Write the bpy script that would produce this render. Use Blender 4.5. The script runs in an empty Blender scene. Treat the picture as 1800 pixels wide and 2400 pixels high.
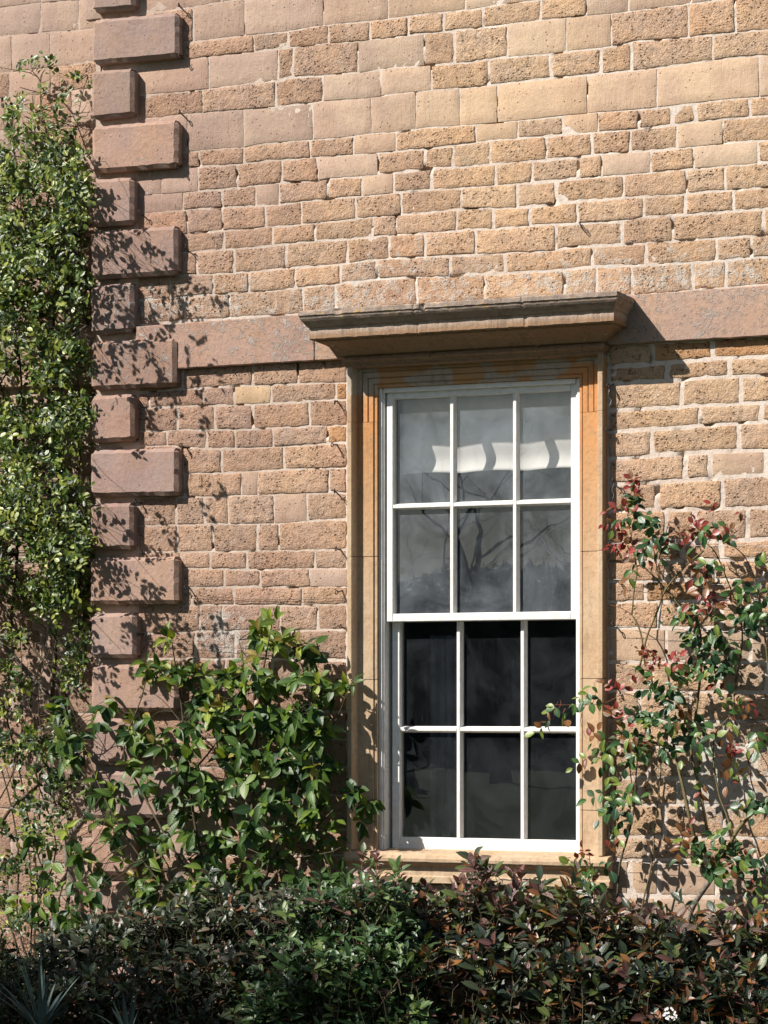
import bpy, math, random
import numpy as np
from mathutils import Vector, Matrix, noise

# ---------------------------------------------------------------- camera, sky, sun, exposure
F = 6200.0                      # focal length in pixels of the 1800 x 2400 photograph
PSI = math.atan(F / 14470.0)    # angle between the view and the wall's normal
DIST = 12.4
EYE = 1.6
HOR = 1655.0
SP, CP = math.sin(PSI), math.cos(PSI)
CAM = Vector((DIST * SP, -DIST * CP, EYE))

scene = bpy.context.scene
COL = scene.collection
cd = bpy.data.cameras.new('camera')
cam = bpy.data.objects.new('camera', cd)
COL.objects.link(cam)
cam.location = CAM
cam.rotation_euler = (math.radians(90), 0, PSI)
cd.sensor_fit = 'VERTICAL'
cd.sensor_height = 36.0
cd.lens = 36.0 * F / 2400.0
cd.shift_y = (HOR - 1200.0) / 2400.0
cd.clip_start = 0.1
cd.clip_end = 2000
scene.camera = cam

SUNV = Vector((-0.84, -1.0, 1.10)).normalized()     # towards the sun
EXPOSURE = 0.66
world = bpy.data.worlds.new("World")
scene.world = world
world.use_nodes = True
wn = world.node_tree
wn.nodes.clear()
sky = wn.nodes.new('ShaderNodeTexSky')
sky.sky_type = 'NISHITA'
sky.sun_disc = False
sky.sun_elevation = math.asin(SUNV.z)
sky.sun_rotation = math.atan2(SUNV.x, SUNV.y)
bg = wn.nodes.new('ShaderNodeBackground')
bg.inputs['Strength'].default_value = 0.05
wo = wn.nodes.new('ShaderNodeOutputWorld')
wn.links.new(sky.outputs[0], bg.inputs[0])
wn.links.new(bg.outputs[0], wo.inputs[0])

sd = bpy.data.lights.new('sun', 'SUN')
sd.energy = 5.0
sd.angle = math.radians(0.5)
sd.color = (1.0, 0.94, 0.86)
so = bpy.data.objects.new('sun', sd)
COL.objects.link(so)
so.location = (-8, -10, 12)
so.rotation_euler = SUNV.to_track_quat('Z', 'Y').to_euler()

vs = scene.view_settings
vs.view_transform = 'Standard'
vs.look = 'None'
vs.gamma = 1
vs.use_curve_mapping = False
vs.exposure = EXPOSURE


def P(u, w, Y=0.0):
    """point of the vertical plane y = Y that the photograph shows at pixel (u, w)"""
    a = (u - 900.0) / F
    dx = -SP + CP * a
    dy = CP + SP * a
    t = (Y - CAM.y) / dy
    return Vector((CAM.x + dx * t, Y, EYE + t * (HOR - w) / F))


def pix(p):
    rx, ry = p[0] - CAM.x, p[1] - CAM.y
    d = -SP * rx + CP * ry
    return 900 + F * (CP * rx + SP * ry) / d, HOR - F * (p[2] - EYE) / d


# ---------------------------------------------------------------- helpers
def link(name, me, mat=None, parent=None, kind=None):
    o = bpy.data.objects.new(name, me)
    COL.objects.link(o)
    if mat is not None and me is not None and len(me.materials) == 0:
        me.materials.append(mat)
    if parent is not None:
        o.parent = parent
    if kind:
        o['kind'] = kind
    return o


def tag(o, label, cat=None, group=None):
    o['label'] = label
    if cat:
        o['category'] = cat
    if group:
        o['group'] = group
    return o


def empty(name, loc=(0, 0, 0)):
    o = bpy.data.objects.new(name, None)
    COL.objects.link(o)
    o.location = loc
    o.empty_display_size = 0.1
    return o


class MB:
    """collects polygons and links them as one mesh object"""
    def __init__(self):
        self.v, self.f = [], []

    def add(self, vs_, fs):
        n = len(self.v)
        self.v.extend([tuple(p) for p in vs_])
        self.f.extend([tuple(i + n for i in f) for f in fs])

    def box(self, x0, x1, y0, y1, z0, z1, b=0.0):
        if b <= 0:
            vs_ = [(x, y, z) for x in (x0, x1) for y in (y0, y1) for z in (z0, z1)]
            self.add(vs_, [(0, 1, 3, 2), (4, 6, 7, 5), (0, 4, 5, 1), (2, 3, 7, 6), (0, 2, 6, 4), (1, 5, 7, 3)])
            return
        # front (-y) edges chamfered
        vs_ = [(x0, y1, z0), (x1, y1, z0), (x1, y1, z1), (x0, y1, z1),
               (x0, y0 + b, z0), (x1, y0 + b, z0), (x1, y0 + b, z1), (x0, y0 + b, z1),
               (x0 + b, y0, z0 + b), (x1 - b, y0, z0 + b), (x1 - b, y0, z1 - b), (x0 + b, y0, z1 - b)]
        fs = [(3, 2, 1, 0)]
        for i in range(4):
            j = (i + 1) % 4
            fs.append((i, j, 4 + j, 4 + i))
            fs.append((4 + i, 4 + j, 8 + j, 8 + i))
        fs.append((8, 9, 10, 11))
        self.add(vs_, fs)

    def tube(self, pts, r, sides=5, cap=True):
        pts = [Vector(p) for p in pts]
        n = len(pts)
        if n < 2:
            return
        rs = r if isinstance(r, (list, tuple)) else [r] * n
        vs_, fs = [], []
        prev = None
        for i, p in enumerate(pts):
            t = (pts[min(i + 1, n - 1)] - pts[max(i - 1, 0)])
            if t.length < 1e-9:
                t = Vector((0, 0, 1))
            t.normalize()
            a = prev if prev is not None else Vector((0.3, 1, 0.2))
            a = a - t * a.dot(t)
            if a.length < 1e-6:
                a = t.orthogonal()
            a.normalize()
            prev = a
            b = t.cross(a)
            for k in range(sides):
                th = 2 * math.pi * k / sides
                vs_.append(p + (a * math.cos(th) + b * math.sin(th)) * rs[i])
        for i in range(n - 1):
            for k in range(sides):
                l = (k + 1) % sides
                fs.append((i * sides + k, i * sides + l, (i + 1) * sides + l, (i + 1) * sides + k))
        if cap:
            fs.append(tuple(range(sides))[::-1])
            fs.append(tuple((n - 1) * sides + k for k in range(sides)))
        self.add(vs_, fs)

    def mesh(self, name, smooth=False):
        me = bpy.data.meshes.new(name)
        me.from_pydata(self.v, [], self.f)
        if smooth:
            me.polygons.foreach_set('use_smooth', [True] * len(self.f))
        me.update()
        return me

    def build(self, name, mat, parent=None, smooth=False, kind=None):
        return link(name, self.mesh(name, smooth), mat, parent, kind)


def set_luv(me, arr):
    at = me.attributes.new('luv', 'FLOAT_COLOR', 'POINT')
    a = np.ones((len(me.vertices), 4), dtype=np.float32)
    a[:, :2] = arr
    at.data.foreach_set('color', a.ravel())


def set_tint(me, cols):
    """cols: one rgb for all or an (n,3) array per vertex"""
    at = me.attributes.new('tint', 'FLOAT_COLOR', 'POINT')
    n = len(me.vertices)
    a = np.ones((n, 4), dtype=np.float32)
    a[:, :3] = np.asarray(cols, dtype=np.float32)
    at.data.foreach_set('color', a.ravel())


# ---------------------------------------------------------------- materials
class NT:
    def __init__(self, name):
        self.m = bpy.data.materials.new(name)
        self.m.use_nodes = True
        self.t = self.m.node_tree
        self.t.nodes.clear()
        self.out = self.n('ShaderNodeOutputMaterial')

    def n(self, typ, **kw):
        nd = self.t.nodes.new(typ)
        for k, v in kw.items():
            setattr(nd, k, v)
        return nd

    def L(self, a, b):
        self.t.links.new(a, b)

    def val(self, nd, key, x):
        if hasattr(x, 'links'):
            self.L(x, nd.inputs[key])
        else:
            nd.inputs[key].default_value = x

    def math(self, op, a, b=0.0, clamp=False):
        nd = self.n('ShaderNodeMath', operation=op, use_clamp=clamp)
        self.val(nd, 0, a)
        self.val(nd, 1, b)
        return nd.outputs[0]

    def mix(self, f, a, b, mode='MIX'):
        nd = self.n('ShaderNodeMix', data_type='RGBA', blend_type=mode)
        self.val(nd, 'Factor', f)
        self.val(nd, 6, a if hasattr(a, 'links') else (*a, 1))
        self.val(nd, 7, b if hasattr(b, 'links') else (*b, 1))
        return nd.outputs[2]

    def pos(self, scale=(1, 1, 1)):
        g = self.n('ShaderNodeNewGeometry')
        mp = self.n('ShaderNodeVectorMath', operation='MULTIPLY')
        self.L(g.outputs['Position'], mp.inputs[0])
        mp.inputs[1].default_value = scale
        return mp.outputs[0]

    def noise(self, vec, scale, detail=4, rough=0.55, dist=0.0):
        nd = self.n('ShaderNodeTexNoise')
        self.L(vec, nd.inputs['Vector'])
        nd.inputs['Scale'].default_value = scale
        nd.inputs['Detail'].default_value = detail
        nd.inputs['Roughness'].default_value = rough
        nd.inputs['Distortion'].default_value = dist
        return nd.outputs[0]

    def vor(self, vec, scale, feature='F1', rnd=1.0):
        nd = self.n('ShaderNodeTexVoronoi', feature=feature)
        self.L(vec, nd.inputs['Vector'])
        nd.inputs['Scale'].default_value = scale
        nd.inputs['Randomness'].default_value = rnd
        return nd.outputs['Distance']

    def ramp(self, x, a, b, lo=0.0, hi=1.0):
        nd = self.n('ShaderNodeMapRange', clamp=True)
        self.val(nd, 0, x)
        nd.inputs[1].default_value = a
        nd.inputs[2].default_value = b
        nd.inputs[3].default_value = lo
        nd.inputs[4].default_value = hi
        return nd.outputs[0]

    def bump(self, h, dist, strength=1.0, normal=None):
        nd = self.n('ShaderNodeBump')
        nd.inputs['Strength'].default_value = strength
        nd.inputs['Distance'].default_value = dist
        self.L(h, nd.inputs['Height'])
        if normal is not None:
            self.L(normal, nd.inputs['Normal'])
        return nd.outputs[0]

    def bsdf(self, color, rough=0.9, spec=0.25, normal=None, **kw):
        b = self.n('ShaderNodeBsdfPrincipled')
        self.val(b, 'Base Color', color if hasattr(color, 'links') else (*color, 1))
        self.val(b, 'Roughness', rough)
        b.inputs['Specular IOR Level'].default_value = spec
        for k, v in kw.items():
            self.val(b, k, v)
        if normal is not None:
            self.L(normal, b.inputs['Normal'])
        return b.outputs[0]

    def done(self, sh):
        self.L(sh, self.out.inputs[0])
        return self.m

    def attr(self, name='tint'):
        nd = self.n('ShaderNodeAttribute', attribute_name=name)
        return nd.outputs['Color']

    def z(self):
        g = self.n('ShaderNodeNewGeometry')
        s = self.n('ShaderNodeSeparateXYZ')
        self.L(g.outputs['Position'], s.inputs[0])
        return s.outputs


def zone(m, z, zc, half):
    """soft band 0..1 round height zc"""
    d = m.math('ABSOLUTE', m.math('SUBTRACT', z, zc))
    return m.ramp(d, 0.0, half, 1.0, 0.0)


AZT_ = P(814, 844, -0.066).z
ZBAND = P(700, 735, -0.04).z          # top of the string course


def lichen(m, p, col, base_amt=0.0, zc=None, half=0.25, scale=26.0, zamt=0.17):
    """white-grey crusts: round speckles and broken patches"""
    nz = m.noise(p, scale, 6, 0.72, 0.6)
    big = m.noise(p, 2.3, 3, 0.5)
    th = m.math('ADD', m.math('MULTIPLY', big, 0.30), base_amt)
    if zc is not None:
        zz = m.z()[2]
        th = m.math('ADD', th, m.math('MULTIPLY', zone(m, zz, zc, half), zamt))
    for (pu, pw, rad, am) in ((1690, 1810, 0.34, 0.24), (520, 1490, 0.20, 0.20), (770, 1700, 0.2, 0.10)):
        q = m.n('ShaderNodeVectorMath', operation='DISTANCE')
        m.L(p, q.inputs[0])
        q.inputs[1].default_value = P(pu, pw, 0.0)
        th = m.math('ADD', th, m.math('MULTIPLY', m.ramp(q.outputs['Value'], rad * 0.4, rad, 1.0, 0.0), am))
    mask = m.ramp(m.math('ADD', nz, th), 0.80, 0.86)
    mask = m.math('MULTIPLY', mask, m.ramp(m.noise(p, 150, 3, 0.6), 0.35, 0.55))
    return m.mix(m.math('MULTIPLY', mask, 0.75), col, (0.50, 0.49, 0.46)), mask


def stain(m, p, col):
    """broad weathering that runs over whole areas of the wall"""
    a = m.noise(p, 1.1, 5, 0.62, 0.5)
    b = m.noise(m.pos((1, 1, 0.35)), 7.0, 5, 0.65)
    col = m.mix(m.ramp(a, 0.40, 0.62, 0.0, 0.75), col, m.mix(1.0, col, (0.86, 0.80, 0.82), 'MULTIPLY'))
    col = m.mix(m.ramp(b, 0.50, 0.72, 0.0, 0.55), col, m.mix(1.0, col, (0.80, 0.74, 0.70), 'MULTIPLY'))
    return m.mix(m.ramp(a, 0.52, 0.30, 0.0, 0.5), col, m.mix(1.0, col, (1.10, 1.08, 1.00), 'MULTIPLY'))


def mat_rough():
    m = NT('pitted_stone')
    p = m.pos()
    tint = m.attr()
    n1 = m.noise(p, 9, 5, 0.6)
    n2 = m.noise(p, 65, 5, 0.65)
    n3 = m.noise(p, 170, 4, 0.65)
    col = m.mix(m.ramp(n1, 0.35, 0.68), tint, m.mix(1.0, tint, (1.12, 1.02, 0.88), 'MULTIPLY'))
    col = m.mix(m.ramp(n2, 0.45, 0.75, 0, 0.55), col, m.mix(1.0, tint, (0.70, 0.62, 0.58), 'MULTIPLY'))
    col = m.mix(m.ramp(n3, 0.50, 0.68, 0, 0.8), col, m.mix(1.0, tint, (1.38, 1.34, 1.28), 'MULTIPLY'))
    # pits: stretched voronoi cells that only open where a coarser noise lets them
    wv = m.n('ShaderNodeTexNoise')
    m.L(p, wv.inputs['Vector'])
    wv.inputs['Scale'].default_value = 60
    sc = m.n('ShaderNodeVectorMath', operation='SCALE')
    m.L(wv.outputs['Color'], sc.inputs[0])
    sc.inputs['Scale'].default_value = 0.012
    ad = m.n('ShaderNodeVectorMath', operation='ADD')
    m.L(m.pos((1.0, 1.0, 1.3)), ad.inputs[0])
    m.L(sc.outputs[0], ad.inputs[1])
    ps = ad.outputs[0]
    v = m.vor(ps, 52)
    gate = m.math('ADD', m.noise(p, 24, 4, 0.6), m.math('MULTIPLY', m.math('SUBTRACT', m.noise(p, 4.2, 2, 0.5), 0.5), 0.55))
    pit = m.math('MULTIPLY', m.ramp(v, 0.16, 0.34, 1.0, 0.0), m.ramp(gate, 0.46, 0.58))
    v2 = m.vor(ps, 170)
    pit2 = m.math('MULTIPLY', m.ramp(v2, 0.18, 0.38, 1.0, 0.0), m.ramp(gate, 0.40, 0.55))
    col = m.mix(m.math('MULTIPLY', pit, 0.72), col, m.mix(1.0, tint, (0.30, 0.22, 0.18), 'MULTIPLY'))
    col = m.mix(m.math('MULTIPLY', pit2, 0.35), col, m.mix(1.0, tint, (0.42, 0.34, 0.28), 'MULTIPLY'))
    col = stain(m, p, col)
    col, lm = lichen(m, p, col, 0.0, ZBAND + 0.06, 0.24)
    mid = m.noise(p, 26, 5, 0.7)
    h = m.math('SUBTRACT', m.math('ADD', m.math('ADD', m.math('MULTIPLY', n2, 1.1), m.math('MULTIPLY', n3, 0.5)), m.math('MULTIPLY', mid, 1.3)),
               m.math('ADD', m.math('MULTIPLY', pit, 1.1), m.math('MULTIPLY', pit2, 0.45)))
    nb = m.bump(h, 0.0088, 1.0)
    return m.done(m.bsdf(col, 0.95, 0.15, nb))


def mat_dressed():
    m = NT('tooled_stone')
    p = m.pos()
    tint = m.attr()
    n1 = m.noise(p, 6, 5, 0.6)
    n3 = m.noise(p, 240, 3, 0.6)
    tool = m.math('ADD', 0.25, m.math('MULTIPLY', m.math('SUBTRACT', m.noise(m.pos((1.0, 1.0, 0.14)), 105, 4, 0.7), 0.25), m.ramp(m.noise(p, 2.4, 3), 0.40, 0.62, 0.25, 1.0)))
    lump = m.noise(p, 30, 5, 0.65)
    col = m.mix(m.ramp(n1, 0.38, 0.66), tint, m.mix(1.0, tint, (0.86, 0.86, 0.90), 'MULTIPLY'))
    col = m.mix(m.ramp(n3, 0.48, 0.66, 0, 0.7), col, m.mix(1.0, tint, (1.28, 1.24, 1.2), 'MULTIPLY'))
    n5 = m.noise(p, 75, 5, 0.7)
    col = m.mix(m.ramp(n5, 0.50, 0.70, 0, 0.5), col, m.mix(1.0, tint, (0.72, 0.63, 0.56), 'MULTIPLY'))
    col = m.mix(m.ramp(tool, 0.50, 0.66, 0, 0.30), col, m.mix(1.0, tint, (0.70, 0.62, 0.55), 'MULTIPLY'))
    v = m.vor(p, 42)
    pit = m.math('MULTIPLY', m.ramp(v, 0.09, 0.18, 1.0, 0.0), m.ramp(m.noise(p, 11, 3), 0.47, 0.54))
    col = m.mix(m.math('MULTIPLY', pit, 0.7), col, m.mix(1.0, tint, (0.35, 0.25, 0.2), 'MULTIPLY'))
    col = stain(m, p, col)
    col, lm = lichen(m, p, col, 0.0, None)
    h = m.math('SUBTRACT', m.math('ADD', m.math('ADD', m.math('MULTIPLY', tool, 0.9), m.math('MULTIPLY', n3, 0.5)), m.math('MULTIPLY', lump, 1.3)), m.math('MULTIPLY', pit, 0.9))
    nb = m.bump(h, 0.0038, 0.9)
    return m.done(m.bsdf(col, 0.93, 0.18, nb))


def mat_quoin():
    m = NT('quoin_stone')
    p = m.pos()
    tint = m.attr()
    n1 = m.noise(p, 5, 6, 0.65)
    n2 = m.noise(p, 45, 5, 0.65)
    n3 = m.noise(p, 300, 3, 0.6)
    col = m.mix(m.ramp(n1, 0.38, 0.66), tint, m.mix(1.0, tint, (1.12, 1.02, 0.88), 'MULTIPLY'))
    col = m.mix(m.ramp(n2, 0.42, 0.75, 0, 0.6), col, m.mix(1.0, tint, (0.72, 0.70, 0.72), 'MULTIPLY'))
    col = m.mix(m.ramp(n3, 0.50, 0.72, 0, 0.5), col, m.mix(1.0, tint, (1.35, 1.32, 1.3), 'MULTIPLY'))
    v = m.vor(p, 38)
    pit = m.math('MULTIPLY', m.ramp(v, 0.08, 0.16, 1.0, 0.0), m.ramp(m.noise(p, 17, 3), 0.50, 0.58))
    col = m.mix(m.math('MULTIPLY', pit, 0.65), col, m.mix(1.0, tint, (0.4, 0.35, 0.32), 'MULTIPLY'))
    # pale rings and blotches
    v2 = m.vor(p, 7.5)
    ring = m.math('MULTIPLY', m.ramp(m.math('ABSOLUTE', m.math('SUBTRACT', v2, 0.17)), 0.012, 0.035, 1.0, 0.0), m.ramp(n2, 0.5, 0.6))
    col = m.mix(m.math('MULTIPLY', ring, 0.30), col, (0.46, 0.41, 0.34))
    col = stain(m, p, col)
    col, lm = lichen(m, p, col, 0.03, ZBAND - 0.02, 0.42, 34.0, 0.11)
    h = m.math('SUBTRACT', m.math('ADD', m.math('MULTIPLY', n2, 0.8), m.math('MULTIPLY', n3, 0.5)), m.math('MULTIPLY', pit, 0.8))
    h = m.math('ADD', h, m.math('MULTIPLY', lm, 0.5))
    nb = m.bump(h, 0.0055, 1.0)
    return m.done(m.bsdf(col, 0.93, 0.18, nb))


def mat_mortar():
    m = NT('lime_mortar')
    p = m.pos()
    n1 = m.noise(p, 1.3, 4, 0.6)
    n2 = m.noise(p, 45, 5, 0.7)
    n3 = m.noise(p, 260, 3, 0.6)
    x = m.z()[0]
    right = m.ramp(x, -1.3, 0.5, 0.0, 1.0)
    pale = m.mix(m.ramp(n1, 0.35, 0.65), (0.54, 0.44, 0.37), (0.66, 0.58, 0.51))
    pink = m.mix(m.ramp(n1, 0.35, 0.65), (0.38, 0.285, 0.225), (0.48, 0.39, 0.33))
    col = m.mix(m.ramp(m.math('ADD', right, m.math('MULTIPLY', n2, 0.6)), 0.35, 1.0), pink, pale)
    col = m.mix(m.ramp(n2, 0.5, 0.8, 0, 0.6), col, (0.24, 0.17, 0.13))
    col = m.mix(m.ramp(n3, 0.5, 0.75, 0, 0.5), col, (0.60, 0.54, 0.49))
    col, lm = lichen(m, p, col, 0.04, ZBAND + 0.06, 0.26)
    h = m.math('ADD', n2, m.math('MULTIPLY', n3, 0.5))
    return m.done(m.bsdf(col, 0.96, 0.12, m.bump(h, 0.006, 0.9)))


def mat_surround():
    m = NT('orange_dressed_stone')
    p = m.pos()
    xyz = m.z()
    n1 = m.noise(p, 3.2, 5, 0.6, 0.4)
    n2 = m.noise(p, 40, 5, 0.65)
    n3 = m.noise(p, 300, 3, 0.6)
    zf = m.ramp(xyz[2], 1.9, 3.1, 0.0, 1.0)
    yf = m.ramp(xyz[1], -0.052, -0.036, 0.0, 1.0)            # the face set back behind the outer fillet
    orange = m.mix(m.ramp(n1, 0.4, 0.62), (0.52, 0.245, 0.095), (0.47, 0.27, 0.13))
    buff = m.mix(m.ramp(n1, 0.4, 0.62), (0.46, 0.32, 0.20), (0.50, 0.38, 0.26))
    o = m.math('MULTIPLY', m.ramp(m.math('ADD', zf, m.math('SUBTRACT', n1, 0.5)), 0.15, 0.75), yf)
    col = m.mix(o, buff, orange)
    patch = m.ramp(m.noise(m.pos((1, 1, 1.6)), 4.5, 2, 0.4, 0.3), 0.525, 0.55)
    patch = m.math('MULTIPLY', patch, m.ramp(xyz[2], P(1000, 925, 0).z, P(1000, 915, 0).z))
    col = m.mix(m.math('MULTIPLY', patch, 0.85), col, (0.42, 0.37, 0.31))
    col = m.mix(m.ramp(n2, 0.48, 0.8, 0, 0.6), col, (0.24, 0.15, 0.09))
    col = m.mix(m.ramp(n3, 0.52, 0.75, 0, 0.35), col, (0.62, 0.48, 0.34))
    drip = m.ramp(m.noise(m.pos((1, 1, 0.16)), 26, 5, 0.7), 0.50, 0.68)
    drip = m.math('MULTIPLY', drip, m.ramp(m.noise(p, 2.6, 3), 0.42, 0.6))
    col = m.mix(m.math('MULTIPLY', drip, 0.55), col, (0.17, 0.115, 0.08))
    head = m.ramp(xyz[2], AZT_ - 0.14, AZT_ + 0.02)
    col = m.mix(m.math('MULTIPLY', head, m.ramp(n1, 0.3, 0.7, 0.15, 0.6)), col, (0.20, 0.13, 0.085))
    v = m.vor(p, 30)
    pit = m.math('MULTIPLY', m.ramp(v, 0.05, 0.10, 1.0, 0.0), m.ramp(m.noise(p, 11, 3), 0.52, 0.58))
    col = m.mix(m.math('MULTIPLY', pit, 0.7), col, (0.12, 0.08, 0.05))
    h = m.math('ADD', n2, m.math('MULTIPLY', n3, 0.4))
    return m.done(m.bsdf(col, 0.92, 0.18, m.bump(h, 0.0034, 0.9)))


def mat_cornice():
    m = NT('weathered_cornice_stone')
    p = m.pos()
    n1 = m.noise(p, 6, 5, 0.65)
    n2 = m.noise(p, 60, 5, 0.7)
    n3 = m.noise(p, 300, 3, 0.6)
    col = m.mix(m.ramp(n1, 0.35, 0.66), (0.36, 0.27, 0.21), (0.42, 0.33, 0.27))
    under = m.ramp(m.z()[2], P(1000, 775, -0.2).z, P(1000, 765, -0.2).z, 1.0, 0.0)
    col = m.mix(m.math('MULTIPLY', under, 0.85), col, (0.27, 0.155, 0.08))  # underside colour darkened to deepen the shade below the cornice
    dr = m.ramp(m.noise(m.pos((1, 1, 0.2)), 22, 5, 0.7), 0.50, 0.66)
    col = m.mix(m.math('MULTIPLY', dr, 0.5), col, (0.14, 0.10, 0.075))
    # uneven darkening on the upper moulding
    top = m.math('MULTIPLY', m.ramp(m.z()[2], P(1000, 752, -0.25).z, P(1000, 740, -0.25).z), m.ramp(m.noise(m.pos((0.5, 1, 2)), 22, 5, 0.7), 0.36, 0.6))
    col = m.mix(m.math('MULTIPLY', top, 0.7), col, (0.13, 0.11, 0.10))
    col = m.mix(m.ramp(n2, 0.48, 0.8, 0, 0.7), col, (0.15, 0.11, 0.09))
    col = m.mix(m.ramp(n3, 0.52, 0.75, 0, 0.4), col, (0.55, 0.48, 0.42))
    col, lm = lichen(m, p, col, 0.03, None)
    yl = m.math('MULTIPLY', m.ramp(m.noise(p, 33, 4, 0.7), 0.60, 0.64), m.ramp(m.z()[2], P(1000, 745, -0.28).z, P(1000, 725, -0.28).z))
    col = m.mix(m.math('MULTIPLY', yl, 0.8), col, (0.52, 0.30, 0.06))
    h = m.math('ADD', m.math('ADD', n2, m.math('MULTIPLY', n3, 0.4)), m.math('MULTIPLY', lm, 0.4))
    return m.done(m.bsdf(col, 0.94, 0.15, m.bump(h, 0.004, 0.9)))


def mat_paint():
    m = NT('white_gloss_paint')
    p = m.pos()
    n2 = m.noise(p, 30, 5, 0.6)
    n3 = m.noise(m.pos((1, 1, 0.12)), 140, 3, 0.6)
    col = m.mix(m.ramp(n2, 0.4, 0.75), (0.74, 0.73, 0.71), (0.62, 0.60, 0.57))
    dirt = m.ramp(m.noise(p, 12, 5, 0.75), 0.60, 0.75)
    col = m.mix(m.math('MULTIPLY', dirt, 0.45), col, (0.40, 0.36, 0.31))
    drp = m.ramp(m.noise(m.pos((1, 1, 0.10)), 60, 5, 0.75), 0.56, 0.72)
    col = m.mix(m.math('MULTIPLY', drp, 0.35), col, (0.36, 0.33, 0.29))
    return m.done(m.bsdf(col, 0.48, 0.4, m.bump(m.math('ADD', n3, n2), 0.0008, 0.7)))


def mat_glass(name, dust, streak):
    m = NT(name)
    p = m.pos()
    wob = m.noise(p, 3.5, 2, 0.4)
    nb = m.bump(wob, 0.0004, 1.0)
    tr = m.n('ShaderNodeBsdfTransparent')
    tr.inputs[0].default_value = (0.93, 0.93, 0.93, 1)
    gl = m.n('ShaderNodeBsdfGlossy')
    gl.inputs['Roughness'].default_value = 0.0
    gl.inputs['Color'].default_value = (1, 1, 1, 1)
    m.L(nb, gl.inputs['Normal'])
    ge = m.n('ShaderNodeNewGeometry')
    dt = m.n('ShaderNodeVectorMath', operation='DOT_PRODUCT')
    m.L(ge.outputs['Normal'], dt.inputs[0])
    m.L(ge.outputs['Incoming'], dt.inputs[1])
    c1 = m.math('SUBTRACT', 1.0, m.math('ABSOLUTE', dt.outputs['Value']))
    fac = m.math('MULTIPLY', m.math('ADD', 0.042, m.math('MULTIPLY', m.math('POWER', c1, 5.0), 0.958)), 1.9, True)
    mx = m.n('ShaderNodeMixShader')
    m.L(fac, mx.inputs[0])
    m.L(tr.outputs[0], mx.inputs[1])
    m.L(gl.outputs[0], mx.inputs[2])
    df = m.n('ShaderNodeBsdfDiffuse')
    df.inputs[0].default_value = (0.50, 0.57, 0.65, 1)
    blot = m.noise(p, 4.0, 5, 0.65, 0.5)
    fine = m.noise(m.pos((1, 1, 0.25)), 70, 4, 0.7)
    d = m.math('ADD', m.math('MULTIPLY', m.ramp(blot, 0.38, 0.70), dust), m.math('MULTIPLY', m.ramp(fine, 0.55, 0.85), streak))
    mx2 = m.n('ShaderNodeMixShader')
    m.L(m.math('ADD', d, dust * 0.25), mx2.inputs[0])
    m.L(mx.outputs[0], mx2.inputs[1])
    m.L(df.outputs[0], mx2.inputs[2])
    return m.done(mx2.outputs[0])


def mat_leaf(name, rough, trans=0.25, spec=0.5):
    m = NT(name)
    p = m.pos()
    tint = m.attr()
    n1 = m.noise(p, 40, 3, 0.6)
    n2 = m.noise(p, 260, 2, 0.5)
    col = m.mix(m.ramp(n1, 0.35, 0.68, 0, 0.8), tint, m.mix(1.0, tint, (0.68, 0.74, 0.70), 'MULTIPLY'))
    col = m.mix(m.ramp(n2, 0.55, 0.8, 0, 0.5), col, m.mix(1.0, tint, (1.35, 1.3, 1.1), 'MULTIPLY'))
    luv = m.n('ShaderNodeSeparateColor')
    m.L(m.attr('luv'), luv.inputs[0])
    ax_, t_ = luv.outputs[0], luv.outputs[1]
    rib = m.ramp(ax_, 0.03, 0.16, 1.0, 0.0)
    side = m.math('SINE', m.math('MULTIPLY', m.math('SUBTRACT', t_, m.math('MULTIPLY', ax_, 0.16)), 48.0))
    col = m.mix(m.math('MULTIPLY', rib, 0.55), col, m.mix(1.0, tint, (2.1, 1.9, 1.6), 'MULTIPLY'))
    col = m.mix(m.ramp(side, 0.75, 1.0, 0, 0.08), col, m.mix(1.0, tint, (1.7, 1.6, 1.4), 'MULTIPLY'))
    hh = m.math('ADD', m.math('MULTIPLY', m.math('ADD', n1, n2), 0.8), m.math('SUBTRACT', m.math('MULTIPLY', side, 0.13), m.math('MULTIPLY', rib, 0.8)))
    b = m.bsdf(col, rough, spec, m.bump(hh, 0.0008, 0.7))
    tl = m.n('ShaderNodeBsdfTranslucent')
    m.L(m.mix(1.0, col, (1.35, 1.4, 0.6), 'MULTIPLY'), tl.inputs[0])
    mx = m.n('ShaderNodeMixShader')
    mx.inputs[0].default_value = trans
    m.L(b, mx.inputs[1])
    m.L(tl.outputs[0], mx.inputs[2])
    return m.done(mx.outputs[0])


def mat_bark(name, a, b_, rough=0.85):
    m = NT(name)
    p = m.pos()
    n1 = m.noise(p, 35, 5, 0.7)
    n2 = m.noise(p, 170, 3, 0.6)
    col = m.mix(m.ramp(n1, 0.38, 0.62), a, b_)
    return m.done(m.bsdf(col, rough, 0.3, m.bump(m.math('ADD', n1, n2), 0.003, 0.8)))


def mat_plain(name, c, rough=0.8, n=0.25, scale=20, metal=0.0):
    m = NT(name)
    p = m.pos()
    n1 = m.noise(p, scale, 4, 0.6)
    col = m.mix(m.ramp(n1, 0.35, 0.68), c, tuple(x * (1 - n) for x in c))
    return m.done(m.bsdf(col, rough, 0.3, m.bump(n1, 0.002, 0.5), Metallic=metal))


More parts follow.
